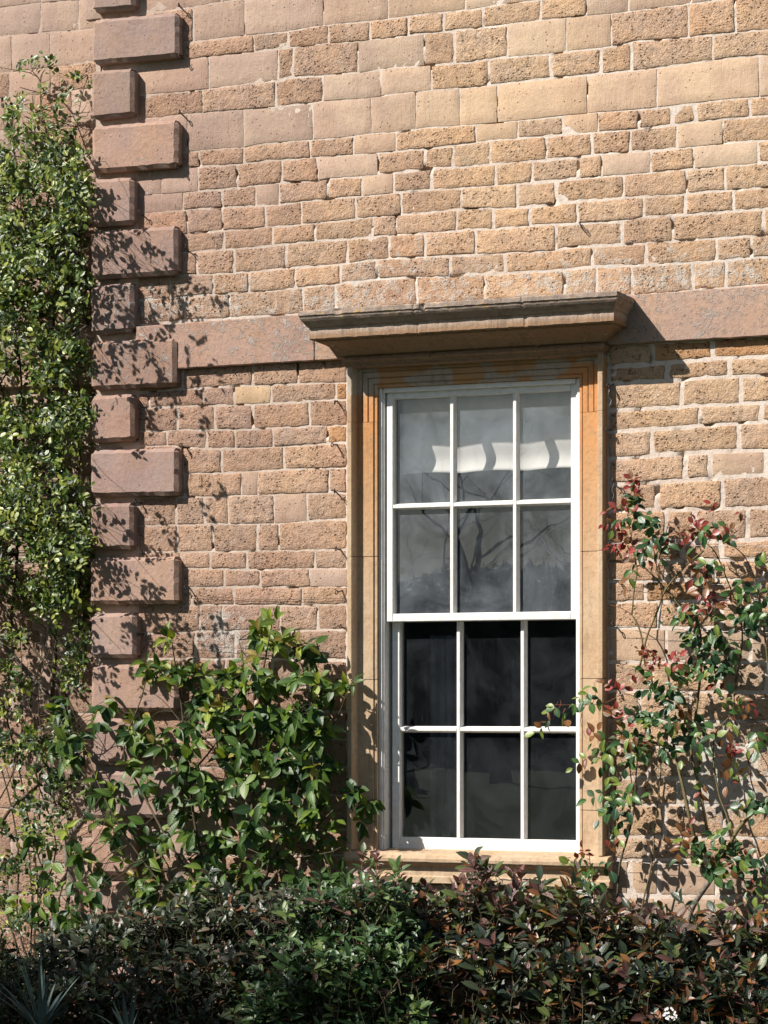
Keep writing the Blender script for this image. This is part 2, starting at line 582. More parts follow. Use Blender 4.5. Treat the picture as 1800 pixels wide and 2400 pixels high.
M = dict(rough=mat_rough(), dressed=mat_dressed(), quoin=mat_quoin(), mortar=mat_mortar(),
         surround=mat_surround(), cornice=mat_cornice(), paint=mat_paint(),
         glass_up=mat_glass('dusty_glass', 0.15, 0.07), glass_lo=mat_glass('clear_glass', 0.030, 0.022),
         leaf=mat_leaf('glossy_leaf', 0.34, 0.18, 0.5), leaf_soft=mat_leaf('soft_leaf', 0.42, 0.30, 0.4),
         leaf_dark=mat_leaf('leathery_leaf', 0.38, 0.14, 0.5),
         bark=mat_bark('grey_bark', (0.11, 0.085, 0.065), (0.27, 0.23, 0.19)),
         cane=mat_bark('green_cane', (0.10, 0.095, 0.035), (0.17, 0.12, 0.06), 0.6),
         redcane=mat_bark('red_cane', (0.20, 0.05, 0.035), (0.13, 0.08, 0.03), 0.6),
         twig=mat_bark('brown_twig', (0.05, 0.038, 0.024), (0.10, 0.08, 0.045)),
         palecane=mat_bark('pale_dead_cane', (0.36, 0.27, 0.18), (0.48, 0.38, 0.27)),
         iron=mat_plain('rusty_iron', (0.075, 0.055, 0.045), 0.75, 0.5, 120),
         wire=mat_plain('galvanised_wire', (0.50, 0.49, 0.47), 0.42, 0.3, 60, 0.7),
         cloth=mat_plain('cream_linen', (0.66, 0.65, 0.62), 0.9, 0.12, 9),
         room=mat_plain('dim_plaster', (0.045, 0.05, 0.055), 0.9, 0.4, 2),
         soil=mat_plain('dark_soil', (0.060, 0.042, 0.030), 0.95, 0.5, 9),
         lawn=mat_plain('lawn_ground', (0.032, 0.055, 0.020), 0.95, 0.4, 3),
         petal=mat_plain('white_petal', (0.78, 0.76, 0.74), 0.6, 0.1, 50))

# ---------------------------------------------------------------- the ground
SLOPE = 6.8e-5
gm = MB()
gm.add([(-400, -400, -0.004), (400, -400, -0.004), (400, 400, -0.004), (-400, 400, -0.004)], [(0, 1, 2, 3)])
gm.build('lawn', M['lawn'], kind='structure')
bedm = MB()
nx, ny = 60, 14
bv, bf = [], []
for j in range(ny + 1):
    for i in range(nx + 1):
        x = -4 + 8 * i / nx
        y = -1.8 + 2.4 * j / ny
        bv.append((x, y, 0.02 + 0.025 * noise.noise(Vector((x * 4, y * 4, 3)))))
for j in range(ny):
    for i in range(nx):
        a = j * (nx + 1) + i
        bf.append((a, a + 1, a + nx + 2, a + nx + 1))
bedm.add(bv, bf)
bedm.build('flower_bed', M['soil'], kind='structure')

# ---------------------------------------------------------------- the house wall
house = empty('stone_house', (P(900, HOR, 0).x, 0, 0))
tag(house, 'honey coloured stone house front with pinkish projecting corner blocks and one tall sash window', 'house')
HO = Vector(house.location)


def off(o):
    """children are modelled in world coordinates: undo the thing's own offset"""
    o.location = -HO
    return o


class Line:
    def __init__(self, pts):
        self.p = sorted(pts)

    def __call__(self, x):
        p = self.p
        if x <= p[0][0]:
            return p[0][1] + (x - p[0][0]) * (p[0][1] - HOR) * SLOPE
        if x >= p[-1][0]:
            return p[-1][1] + (x - p[-1][0]) * (p[-1][1] - HOR) * SLOPE
        for a, b in zip(p, p[1:]):
            if x <= b[0]:
                return a[1] + (b[1] - a[1]) * (x - a[0]) / (b[0] - a[0])


def flat(y, x0=1000):
    return Line([(x0, y)])


rng = random.Random(11)


def hsh(a, b, c=0.0):
    return noise.noise(Vector((a * 0.37 + 5.1, b * 0.37 - 3.3, c + 0.5)))


def jitter(c, s, r):
    k = 1 + r.uniform(-s, s)
    h = r.uniform(-s * 0.35, s * 0.35)
    return (c[0] * k * (1 + h), c[1] * k, c[2] * k * (1 - h * 1.3))


def stone_tint(u, w, typ, r):
    """block tint: pinkish near the corner, honey towards the right"""
    f = min(1, max(0, (u - 420) / 700.0))
    if w > 860:
        f = min(1, max(0, (u - 500) / 900.0))
    if typ == 's':
        a, b = (0.405, 0.295, 0.235), (0.49, 0.366, 0.262)
    elif typ == 'y':
        a, b = (0.50, 0.37, 0.235), (0.50, 0.37, 0.235)
    elif typ == 'o':
        a, b = (0.47, 0.29, 0.165), (0.47, 0.29, 0.165)
    else:
        a, b = (0.390, 0.275, 0.215), (0.490, 0.355, 0.252)
    c = tuple(x + (y - x) * f for x, y in zip(a, b))
    if w > 1500:
        k = 0.92  # low courses darkened to stand in for the dimmer light there
        c = tuple(x * k for x in c)
    return jitter(c, 0.09, r)


def stone_geo(lt, lb, u0, u1, Y0, typ, seed, gap=3.4):
    """grid faced block between two bed lines; returns verts, faces"""
    r = random.Random(seed)
    um = (u0 + u1) / 2
    h = lb(um) - lt(um)
    wd = u1 - u0
    rough = typ in 'ro'
    cell = 13.0 if rough else 22.0
    nx_ = max(2, min(12, int(round(wd / cell))))
    ny_ = max(2, min(6, int(round(h / cell))))
    amp = 2.1 if rough else 0.8
    proud = r.uniform(0.0074, 0.0104) if rough else r.uniform(0.0070, 0.0080)
    tiltx, tilty = r.uniform(-1, 1) * 0.0012, r.uniform(-1, 1) * 0.0012
    g0 = gap * r.uniform(0.5, 1.1)
    sk = [r.uniform(-2.0, 2.0) for _ in range(2)]
    V, FC = [], []
    ar = 1.7 if rough else 1.2
    ss_ = [0.0] + [ar / wd + (1 - 2 * ar / wd) * i / nx_ for i in range(nx_ + 1)] + [1.0]
    ts_ = [0.0] + [ar / h + (1 - 2 * ar / h) * i / ny_ for i in range(ny_ + 1)] + [1.0]
    nx_ += 2
    ny_ += 2
    for j in range(ny_ + 1):
        t = ts_[j]
        for i in range(nx_ + 1):
            s = ss_[i]
            ex = i in (0, nx_)
            ey = j in (0, ny_)
            uu0 = u0 + g0 + sk[0] * (t - .5)
            uu1 = u1 - g0 + sk[1] * (t - .5)
            u = uu0 + (uu1 - uu0) * s
            wt, wb = lt(u) + g0 * 0.85, lb(u) - g0 * 0.85
            w = wt + (wb - wt) * t
            if i <= 1 or j <= 1 or i >= nx_ - 1 or j >= ny_ - 1:
                u += amp * 1.3 * noise.noise(Vector((u * .06, w * .06, seed))) + amp * 0.5 * noise.noise(Vector((u * .2, w * .2, 7)))
                w += amp * 1.3 * noise.noise(Vector((u * .06, w * .06, seed + 9.7))) + amp * 0.5 * noise.noise(Vector((u * .2, w * .2, 3)))
            if ex and ey:
                c_ = 0.8 if rough else 0.3
                u += c_ if i == 0 else -c_
                w += c_ if j == 0 else -c_
            p = P(u, w, Y0)
            d = proud + tiltx * (s - .5) * 2 + tilty * (t - .5) * 2
            if rough:
                d += 0.0016 * noise.noise(Vector((p.x * 22, p.z * 22, seed))) + 0.0016 * noise.noise(Vector((p.x * 60, p.z * 60, seed)))
            else:
                d += 0.0008 * noise.noise(Vector((p.x * 10, p.z * 10, seed)))
            if ex or ey:
                d -= 0.0018 if rough else 0.0010
            p.y = Y0 - d
            V.append(p)
    for j in range(ny_):
        for i in range(nx_):
            a = j * (nx_ + 1) + i
            FC.append((a, a + nx_ + 1, a + nx_ + 2, a + 1))
    ring = [(i, 0) for i in range(nx_ + 1)] + [(nx_, j) for j in range(1, ny_ + 1)] + \
           [(i, ny_) for i in range(nx_ - 1, -1, -1)] + [(0, j) for j in range(ny_ - 1, 0, -1)]
    idx = [j * (nx_ + 1) + i for i, j in ring]
    base = len(V)
    for k in idx:
        q = V[k].copy()
        q.y = Y0 + 0.03
        V.append(q)
    n = len(idx)
    for k in range(n):
        l = (k + 1) % n
        FC.append((idx[k], idx[l], base + l, base + k))
    return V, FC, nx_, ny_


def smooth_inner(me, grids):
    fl = []
    for nx_, ny_, nf in grids:
        for j in range(ny_):
            for i in range(nx_):
                fl.append(0 < i < nx_ - 1 and 0 < j < ny_ - 1)
        fl += [False] * (nf - nx_ * ny_)
    me.polygons.foreach_set('use_smooth', fl)


counts = {'stone': 0, 'dressed_stone': 0}
rest = {}


def lay_course(lt, lb, heads, types, parent, Y0=0.0, vis=None, gap=3.4, cover=None):
    """heads: x of every joint incl. both ends; types: one letter per block"""
    for k in range(len(heads) - 1):
        u0, u1 = heads[k], heads[k + 1]
        typ = types[k] if k < len(types) else types[-1]
        um = (u0 + u1) / 2
        wm = (lt(um) + lb(um)) / 2
        seed = int(um * 7 + wm * 13 + Y0 * 100)
        r = random.Random(seed)
        gp = gap * (1.0 + 0.35 * min(1, max(0, (um - 700) / 500))) if typ != 's' or gap > 4 else gap * 0.5
        V, FC, gx, gy = stone_geo(lt, lb, u0, u1, Y0, typ, seed, gp)
        name = 'dressed_stone' if typ in 'sy' else 'stone'
        tint = stone_tint(um, wm, typ, r)
        inframe = -10 < u1 and u0 < 1800 and lb(um) > 0 and lt(um) < 2330
        if vis is not None:
            inframe = inframe and vis(um, wm)
        if inframe and counts[name] < 290:
            counts[name] += 1
            mb = MB()
            mb.add(V, FC)
            o = off0(mb.build(name, M['rough' if name == 'stone' else 'dressed'], parent))
            smooth_inner(o.data, [(gx, gy, len(FC))])
            set_tint(o.data, tint)
        else:
            rest.setdefault((parent.name, name), (parent, []))[1].append((V, FC, tint, gx, gy))


def off0(o):
    return o


def flush_rest():
    for (pn, name), (parent, items) in rest.items():
        mb = MB()
        cols = []
        grids = []
        for V, FC, tint, gx, gy in items:
            grids.append((gx, gy, len(FC)))
            mb.add(V, FC)
            cols.extend([tint] * len(V))
        o = mb.build(name + '_courses', M['rough' if name == 'stone' else 'dressed'], parent, kind='stuff')
        smooth_inner(o.data, grids)
        set_tint(o.data, cols)


# window opening in the wall, metres
OX0 = P(888, 900, 0.0).x
OX1 = P(1365, 900, 0.0).x
OZ1 = P(1100, 903, 0.0).z
OZ0 = P(1100, 2003, 0.0).z
AX0 = P(813, 900, -0.066).x
AX1 = P(1413, 900, -0.066).x


def backing(name, x0, x1, z0, z1, Y0, hole, step=0.0125, parent=None):
    nx_ = int((x1 - x0) / step)
    nz_ = int((z1 - z0) / step)
    xs = np.linspace(x0, x1, nx_ + 1)
    zs = np.linspace(z0, z1, nz_ + 1)
    V = []
    for z in zs:
        for x in xs:
            a = noise.noise(Vector((x * 9, z * 9, 1.5)))
            b = noise.noise(Vector((x * 34, z * 34, 4.5)))
            d = 0.0056 + 0.0009 * a + 0.0016 * b
            c = noise.noise(Vector((x * 17, z * 22, 8.5)))
            if c > 0.42:
                d -= (c - 0.42) * 0.10
            V.append((x, Y0 - d, z))
    FC = []
    w = nx_ + 1
    for j in range(nz_):
        zc = (zs[j] + zs[j + 1]) / 2
        for i in range(nx_):
            xc = (xs[i] + xs[i + 1]) / 2
            if hole and hole[0] < xc < hole[1] and hole[2] < zc < hole[3]:
                continue
            a = j * w + i
            FC.append((a, a + 1, a + w + 1, a + w))
    me = bpy.data.meshes.new(name)
    me.from_pydata(V, [], FC)
    me.polygons.foreach_set('use_smooth', [True] * len(FC))
    o = link(name, me, M['mortar'], parent)
    return o


QX = P(212, 1200, -0.05).x            # the corner of the house
REC = 0.42                             # how far the left wall stands back
XR = P(2050, 1200, 0).x
ZT = P(900, -230, 0).z
main_wall = backing('main_wall', QX + 0.03, XR, -0.05, ZT, 0.0, (OX0 - 0.03, OX1 + 0.03, OZ0 - 0.03, OZ1 + 0.03), parent=house)
off(main_wall)
# thickness of the wall: side return at the corner, top and the back
mb = MB()
mb.box(QX + 0.002, QX + 0.028, 0.0, REC + 0.3, -0.05, ZT)
mb.box(QX + 0.03, OX0 - 0.035, 0.02, 0.09, -0.05, ZT)
mb.box(OX1 + 0.035, XR, 0.02, 0.09, -0.05, ZT)
mb.box(OX0 - 0.03, OX1 + 0.03, 0.02, 0.09, OZ1 + 0.035, ZT)
mb.box(OX0 - 0.03, OX1 + 0.03, 0.02, 0.09, -0.05, OZ0 - 0.035)
off(mb.build('wall_core', M['mortar'], house))

# children of main_wall inherit its offset, so they can stay in world coordinates
SH = Vector((0, 0, 0))

U = [
    Line([(430, -82), (1100, -150), (1800, -235)]),
    Line([(325, 36), (455, 17), (539, 2), (700, -18), (1100, -62), (1800, -135)]),                                    # above row 1
    Line([(325, 112), (442, 100), (573, 84), (670, 75), (754, 61), (906, 46), (990, 34), (1100, 23), (1185, 10), (1240, 3), (1376, -12), (1627, -44), (1800, -66)]),
    Line([(325, 156), (440, 141), (518, 131), (602, 122), (670, 114), (767, 103), (843, 98), (923, 89), (991, 80), (1100, 70), (1138, 65), (1201, 58), (1269, 49), (1370, 38), (1459, 30), (1526, 21), (1627, 8), (1690, 0), (1800, -12)]),
    Line([(325, 224), (438, 215), (493, 209), (586, 196), (649, 190), (691, 181), (759, 177), (843, 171), (923, 160), (1008, 154), (1100, 147), (1146, 139), (1201, 133), (1286, 127), (1332, 120), (1416, 112), (1480, 99), (1602, 89), (1691, 80), (1800, 70)]),
    Line([(325, 280), (425, 270), (493, 264), (569, 258), (649, 251), (729, 243), (767, 237), (864, 231), (927, 221), (991, 215), (1100, 206), (1155, 200), (1227, 192), (1303, 184), (1404, 175), (1480, 167), (1547, 160), (1627, 148), (1712, 137), (1800, 131)]),
    Line([(325, 366), (440, 356), (531, 348), (573, 346), (619, 337), (695, 331), (737, 328), (805, 323), (864, 314), (932, 310), (991, 300), (1100, 294), (1167, 289), (1269, 278), (1319, 272), (1404, 264), (1480, 258), (1539, 253), (1606, 245), (1699, 234), (1800, 226)]),
    Line([(325, 404), (430, 395), (476, 392), (560, 385), (628, 378), (729, 370), (835, 363), (885, 359), (991, 350), (1100, 336), (1155, 329), (1218, 325), (1286, 319), (1395, 310), (1488, 304), (1589, 293), (1636, 287), (1691, 281), (1800, 272)]),
    Line([(325, 460), (434, 451), (527, 445), (602, 436), (653, 430), (746, 424), (767, 420), (881, 411), (932, 405), (1007, 396), (1100, 391), (1155, 386), (1222, 380), (1286, 375), (1362, 368), (1404, 362), (1480, 358), (1526, 355), (1627, 345), (1691, 338), (1800, 329)]),
    Line([(325, 502), (430, 493), (514, 487), (602, 483), (653, 481), (712, 473), (780, 466), (835, 461), (864, 459), (923, 453), (1012, 445), (1100, 441), (1184, 434), (1256, 428), (1311, 424), (1362, 418), (1429, 412), (1480, 409), (1551, 403), (1632, 396), (1699, 390), (1800, 382)]),
    Line([(325, 557), (434, 548), (472, 545), (552, 540), (628, 533), (704, 527), (754, 522), (830, 515), (868, 511), (932, 505), (1033, 498), (1100, 489), (1155, 489), (1210, 487), (1307, 479), (1362, 472), (1429, 468), (1467, 464), (1522, 462), (1606, 455), (1699, 447), (1800, 440)]),
    Line([(325, 600), (434, 593), (527, 586), (602, 580), (653, 574), (737, 567), (822, 561), (910, 552), (999, 546), (1075, 541), (1100, 538), (1155, 538), (1243, 531), (1302, 527), (1362, 523), (1454, 519), (1509, 510), (1581, 506), (1712, 496), (1800, 489)]),
    Line([(325, 652), (438, 645), (505, 643), (586, 639), (678, 628), (712, 626), (797, 620), (856, 612), (906, 607), (991, 603), (1100, 598), (1184, 593), (1260, 590), (1302, 587), (1353, 580), (1387, 578), (1459, 574), (1522, 569), (1581, 565), (1691, 559), (1800, 552)]),
    Line([(325, 703), (438, 696), (501, 690), (581, 685), (653, 681), (700, 675), (797, 666), (843, 660), (915, 652), (991, 650), (1058, 649), (1100, 645), (1184, 641), (1260, 637), (1319, 633), (1391, 626), (1480, 624), (1556, 620), (1619, 616), (1703, 609), (1800, 603)]),
    Line([(325, 762), (438, 750), (700, 735), (900, 722), (1100, 706), (1430, 694), (1500, 692), (1800, 667)]),
]
rows = [
    (0, [200, 330, 520, 700, 930, 1120, 1330, 1500, 1700, 1900, 2060], 'ssssssssss'),
    (1, [325, 455, 575, 759, 911, 1092, 1197, 1330, 1500, 1700, 1900, 2060], 'rsssssssssss'),
    (2, [325, 430, 596, 678, 771, 868, 957, 1041, 1134, 1269, 1376, 1475, 1620, 1760, 1900, 2060], 'srrrrrrrrrsssrrr'),
    (3, [325, 491, 653, 689, 841, 995, 1067, 1191, 1328, 1433, 1614, 1724, 1860, 2060], 'ssrrsrrssrrrr'),
    (4, [325, 476, 647, 759, 894, 1012, 1146, 1292, 1410, 1482, 1672, 1850, 2060], 'rrrssrrrrrrr'),
    (5, [325, 440, 573, 735, 872, 976, 1079, 1167, 1378, 1541, 1781, 1920, 2060], 'sssssssssssss'),
    (6, [325, 470, 573, 729, 830, 929, 1117, 1214, 1321, 1402, 1497, 1577, 1632, 1758, 1880, 2060], 'rrrrsrsrsrrrrrr'),
    (7, [325, 380, 465, 558, 662, 746, 887, 997, 1064, 1151, 1281, 1389, 1478, 1589, 1695, 1850, 2060], 'ssrrrsrrrrrrrsrr'),
    (8, [325, 430, 522, 602, 655, 769, 851, 923, 1014, 1163, 1248, 1357, 1412, 1526, 1627, 1777, 1900, 2060], 'srrsrrsrrrrrsrsrr'),
    (9, [325, 440, 523, 624, 708, 835, 942, 1083, 1212, 1305, 1463, 1610, 1701, 1830, 1960, 2060], 'rrrrrrrrrrrrrrr'),
    (10, [325, 420, 527, 640, 740, 875, 930, 1071, 1157, 1243, 1355, 1509, 1608, 1720, 1850, 2060], 'rrrrrrrrrrrrrrr'),
    (11, [325, 463, 550, 672, 816, 913, 997, 1117, 1303, 1461, 1577, 1790, 1940, 2060], 'rrrrrrrrrrrrr'),
    (12, [325, 400, 501, 583, 693, 799, 885, 1056, 1186, 1389, 1516, 1680, 1762, 1900, 2060], 'rrrrrrrrrrrrrr'),
    (13, [325, 435, 539, 712, 788, 978, 1136, 1324, 1400, 1482, 1625, 1703, 1850, 2060], 'rrrrrrrrrrrrr'),
]
for i, heads, ty in rows:
    if i + 1 < len(U):
        lay_course(U[i], U[i + 1], heads, ty, main_wall)

# below the string course, left of the window
BB = Line([(440, 863), (735, 845), (1120, 824), (1435, 807), (1800, 787)])
ML = [
    Line([(325, 873), (440, 864), (735, 846)]),
    Line([(325, 922), (440, 912), (479, 910), (542, 905), (639, 903), (699, 900), (749, 899), (811, 897)]),
    Line([(338, 956), (385, 955), (451, 952), (511, 950), (576, 948), (648, 946), (699, 944), (749, 939), (811, 938)]),
    Line([(338, 1010), (388, 1010), (423, 1008), (511, 1007), (548, 1008), (592, 1007), (655, 1003), (727, 1000), (774, 999), (811, 997)]),
    Line([(338, 1046), (404, 1044), (435, 1050), (486, 1052), (561, 1051), (601, 1049), (664, 1046), (717, 1043), (774, 1040), (811, 1038)]),
    Line([(330, 1112), (445, 1110), (517, 1110), (567, 1107), (633, 1104), (670, 1101), (749, 1099), (811, 1096)]),
    Line([(330, 1168), (445, 1165), (529, 1163), (570, 1160), (623, 1160), (686, 1157), (764, 1154), (811, 1155)]),
    Line([(338, 1234), (413, 1231), (486, 1229), (542, 1228), (655, 1228), (680, 1224), (749, 1220), (811, 1218)]),
    Line([(338, 1294), (435, 1294), (498, 1293), (570, 1294), (608, 1291), (686, 1291), (749, 1289), (811, 1288)]),
    Line([(330, 1335), (442, 1333), (529, 1333), (583, 1335), (639, 1335), (695, 1333), (811, 1333)]),
    Line([(330, 1377), (540, 1376), (811, 1375)]),
    Line([(330, 1420), (451, 1419), (545, 1418), (702, 1419), (811, 1416)]),
    Line([(329, 1484), (404, 1484), (467, 1479), (529, 1479), (592, 1477), (670, 1480), (749, 1477), (811, 1476)]),
    Line([(329, 1545), (540, 1544), (811, 1548)]),
]
for y in (1610, 1668, 1732, 1798, 1864, 1944, 2004, 2072, 2142, 2214, 2290, 2372, 2440):
    ML.append(Line([(330, y), (560, y + 1), (811, y)]))
mheads = [
    ([325, 430, 594, 700, 815], 'rrrr'), ([325, 351, 478, 550, 637, 788, 815], 'rrryro'),
    ([325, 418, 504, 594, 727, 815], 'rrrrr'), ([325, 393, 486, 553, 641, 768, 815], 'rrrrro'),
    ([325, 430, 520, 667, 815], 'rrrr'), ([325, 435, 567, 605, 772, 815], 'rrsrr'),
    ([325, 415, 481, 537, 644, 720, 815], 'rrrrsr'), ([325, 417, 501, 606, 655, 815], 'rrrrr'),
    ([325, 425, 495, 581, 739, 815], 'rrrrr'), ([325, 430, 526, 612, 728, 815], 'rrrrs'),
    ([325, 451, 550, 710, 815], 'rrrr'), ([325, 470, 523, 658, 746, 815], 'rrrrr'),
    ([325, 460, 554, 680, 815], 'rrrr'), ([325, 420, 530, 640, 735, 815], 'rrrrr'),
    ([325, 470, 600, 720, 815], 'rrrr'), ([325, 440, 560, 650, 815], 'rrrr'),
    ([325, 420, 540, 690, 815], 'rrrr'), ([325, 470, 580, 721, 815], 'srsr'),
    ([325, 430, 580, 721, 815], 'rssr'), ([325, 400, 520, 640, 815], 'rsrr'),
    ([325, 480, 590, 700, 815], 'rrrr'), ([325, 430, 560, 680, 815], 'rrrr'),
    ([325, 400, 520, 640, 815], 'rrrr'), ([325, 480, 590, 700, 815], 'rrrr'),
    ([325, 430, 560, 680, 815], 'rrrr'), ([325, 430, 560, 680, 815], 'rrrr')]
for i, (h, t) in enumerate(mheads):
    lay_course(ML[i], ML[i + 1], h, t, main_wall, vis=lambda u, w: w < 2080)
# under the window
for a, b, h in ((2104, 2170, [820, 930, 1060, 1190, 1300, 1420]), (2170, 2240, [820, 980, 1110, 1250, 1420]), (2240, 2310, [820, 930, 1060, 1190, 1300, 1420]), (2310, 2440, [820, 980, 1110, 1250, 1420])):
    lay_course(flat(a), flat(b), h, 'rrrrr', main_wall, vis=lambda u, w: w < 2150)

# right of the window
NR = [
    Line([(1435, 808), (1800, 788)]),
    Line([(1434, 858), (1525, 853), (1617, 846), (1683, 840), (1752, 838), (1800, 836)]),
    Line([(1430, 901), (1489, 896), (1535, 894), (1617, 890), (1672, 885), (1736, 882), (1800, 880)]),
    Line([(1430, 963), (1512, 958), (1589, 956), (1638, 950), (1695, 949), (1736, 947), (1800, 943)]),
    Line([(1430, 1014), (1528, 1006), (1580, 1004), (1640, 999), (1695, 995), (1741, 992), (1800, 990)]),
    Line([(1430, 1075), (1528, 1068), (1610, 1063), (1672, 1059), (1741, 1056), (1800, 1054)]),
    Line([(1430, 1137), (1537, 1130), (1612, 1125), (1667, 1121), (1706, 1119), (1800, 1114)]),
    Line([(1430, 1200), (1548, 1196), (1695, 1191), (1800, 1189)]),
    Line([(1430, 1272), (1695, 1268), (1800, 1263)]),
    Line([(1430, 1317), (1557, 1315), (1706, 1312), (1800, 1310)]),
    Line([(1430, 1363), (1800, 1358)]),
    Line([(1430, 1412), (1800, 1405)]),
    Line([(1430, 1472), (1800, 1474)]),
    Line([(1430, 1551), (1800, 1553)]),
]
for y in (1620, 1688, 1750, 1823, 1885, 1961, 2012, 2098, 2180, 2250, 2315, 2390, 2450):
    NR.append(Line([(1430, y), (1620, y + 2), (1800, y + 3)]))
nheads = [
    ([1424, 1530, 1672, 1850, 2060], 'roor'), ([1424, 1566, 1711, 1840, 2060], 'rrrr'), ([1424, 1600, 1737, 1880, 2060], 'rrrr'),
    ([1424, 1642, 1785, 1900, 2060], 'rrrr'), ([1424, 1528, 1734, 1860, 2060], 'rrrr'), ([1424, 1607, 1665, 1796, 1900, 2060], 'rrsrr'),
    ([1424, 1541, 1696, 1850, 2060], 'rrrr'), ([1424, 1560, 1630, 1754, 1880, 2060], 'rrrrr'), ([1424, 1520, 1600, 1692, 1840, 2060], 'rrrrr'),
    ([1424, 1562, 1672, 1790, 1940, 2060], 'rrrrr'), ([1424, 1515, 1650, 1770, 1900, 2060], 'rorrr'), ([1424, 1544, 1692, 1830, 2060], 'rrrr'),
    ([1424, 1562, 1640, 1760, 1900, 2060], 'sssss'), ([1424, 1530, 1683, 1800, 2060], 'rrrr'), ([1424, 1500, 1620, 1750, 1880, 2060], 'rrrrr'),
    ([1424, 1570, 1700, 1850, 2060], 'rrrr'), ([1424, 1520, 1650, 1770, 1900, 2060], 'rrsrr'), ([1424, 1500, 1590, 1740, 1860, 2060], 'rrssr'),
    ([1424, 1560, 1700, 1850, 2060], 'rrrr'), ([1424, 1520, 1640, 1770, 1900, 2060], 'rrrrr'), ([1424, 1478, 1546, 1680, 1820, 2060], 'ssssr'),
    ([1424, 1540, 1720, 1860, 2060], 'ssrr'), ([1424, 1500, 1650, 1780, 2060], 'srrr'), ([1424, 1570, 1700, 1850, 2060], 'rrrr'),
    ([1424, 1520, 1650, 1770, 2060], 'rrrr'), ([1424, 1570, 1700, 1850, 2060], 'rrrr')]
for i, (h, t) in enumerate(nheads):
    lay_course(NR[i], NR[i + 1], h, t, main_wall, gap=5.2)

# recessed wall on the left, set back behind the corner
rec_wall = backing('recessed_wall', P(-330, 1200, REC).x, QX + 0.3, -0.05, ZT, REC, None, 0.02, parent=house)
off(rec_wall)
RL = [Line([(0, -62), (212, -84)]), Line([(0, 19), (83, 9), (125, 5), (212, -3)]), Line([(0, 87), (35, 83), (96, 77), (187, 72), (212, 68)]),
      Line([(0, 172), (56, 166), (125, 158), (212, 146)]), Line([(0, 232), (212, 208)]), Line([(0, 306), (212, 286)])]
yy = 372
for k in range(7):
    RL.append(Line([(0, yy + 8), (212, yy - 9)]))
    yy += 70
rh = [[-200, -60, 98, 240], [-180, -70, 98, 187, 250], [-200, -90, 29, 119, 250], [-150, 23, 120, 250], [-200, -60, 80, 170, 250]]
for i in range(len(RL) - 1):
    lay_course(RL[i], RL[i + 1], rh[i % 5], 'ssssr' if i < 3 else 'rsrsr', rec_wall, REC, vis=lambda u, w: w < 330)
yy = 906
prev = flat(yy, 100)
k = 0
while yy < 2460:
    nyy = yy + (62, 74, 80, 70, 66)[k % 5]
    cur = flat(nyy, 100)
    lay_course(prev, cur, rh[(k + 2) % 5], 'rrsrr', rec_wall, REC, vis=lambda u, w: w > 1440 and w < 2150)
    prev, yy = cur, nyy
    k += 1
flush_rest()

# string course: long dressed blocks 45 mm proud


def slab(name, corners, Y0, proud, bev, tint, mat, parent, seed=0, cell=0.03, wob=0.0015):
    """four pixel corners (tl, tr, br, bl) on plane Y0-proud; chamfered edges, gridded face"""
    c = [P(u, w, Y0 - proud) for u, w in corners]
    wd = (c[1] - c[0]).length
    h = (c[0] - c[3]).length
    nx_ = max(3, min(24, int(wd / cell)))
    nz_ = max(3, min(8, int(h / cell)))

    def uv(s, t):
        return (c[0] * (1 - s) + c[1] * s) * (1 - t) + (c[3] * (1 - s) + c[2] * s) * t
    ss = [0.0, bev / wd] + [bev / wd + (1 - 2 * bev / wd) * i / nx_ for i in range(1, nx_)] + [1 - bev / wd, 1.0]
    ts = [0.0, bev / h] + [bev / h + (1 - 2 * bev / h) * i / nz_ for i in range(1, nz_)] + [1 - bev / h, 1.0]
    V, FC = [], []
    a, b = len(ss), len(ts)
    for j, t in enumerate(ts):
        for i, s in enumerate(ss):
            p = uv(s, t)
            e = i in (0, a - 1) or j in (0, b - 1)
            k = wob * noise.noise(Vector((p.x * 9, p.z * 9, seed))) + wob * 0.7 * noise.noise(Vector((p.x * 40, p.z * 40, seed)))
            p.y += (bev * 0.9 if e else 0) - k
            if e or i in (1, a - 2) or j in (1, b - 2):
                q = 2.2 * wob
                p.x += q * noise.noise(Vector((p.x * 30, p.z * 30, seed + 3)))
                p.z += q * noise.noise(Vector((p.x * 30, p.z * 30, seed + 7)))
            # worn corners
            if i in (0, a - 1) and j in (0, b - 1):
                p.x += (1 if i == 0 else -1) * bev * 0.7
                p.z += (-1 if j == 0 else 1) * bev * 0.7
            V.append(p)
    for j in range(b - 1):
        for i in range(a - 1):
            k = j * a + i
            FC.append((k, k + a, k + a + 1, k + 1))
    ring = [i for i in range(a)] + [j * a + a - 1 for j in range(1, b)] + [(b - 1) * a + i for i in range(a - 2, -1, -1)] + [j * a for j in range(b - 2, 0, -1)]
    base = len(V)
    for k in ring:
        q = V[k].copy()
        q.y = Y0 + 0.03
        V.append(q)
    n = len(ring)
    for k in range(n):
        l = (k + 1) % n
        FC.append((ring[k], ring[l], base + l, base + k))
    m_ = MB()
    m_.add(V, FC)
    o = m_.build(name, mat, parent, smooth=False)
    set_tint(o.data, tint)
    return o


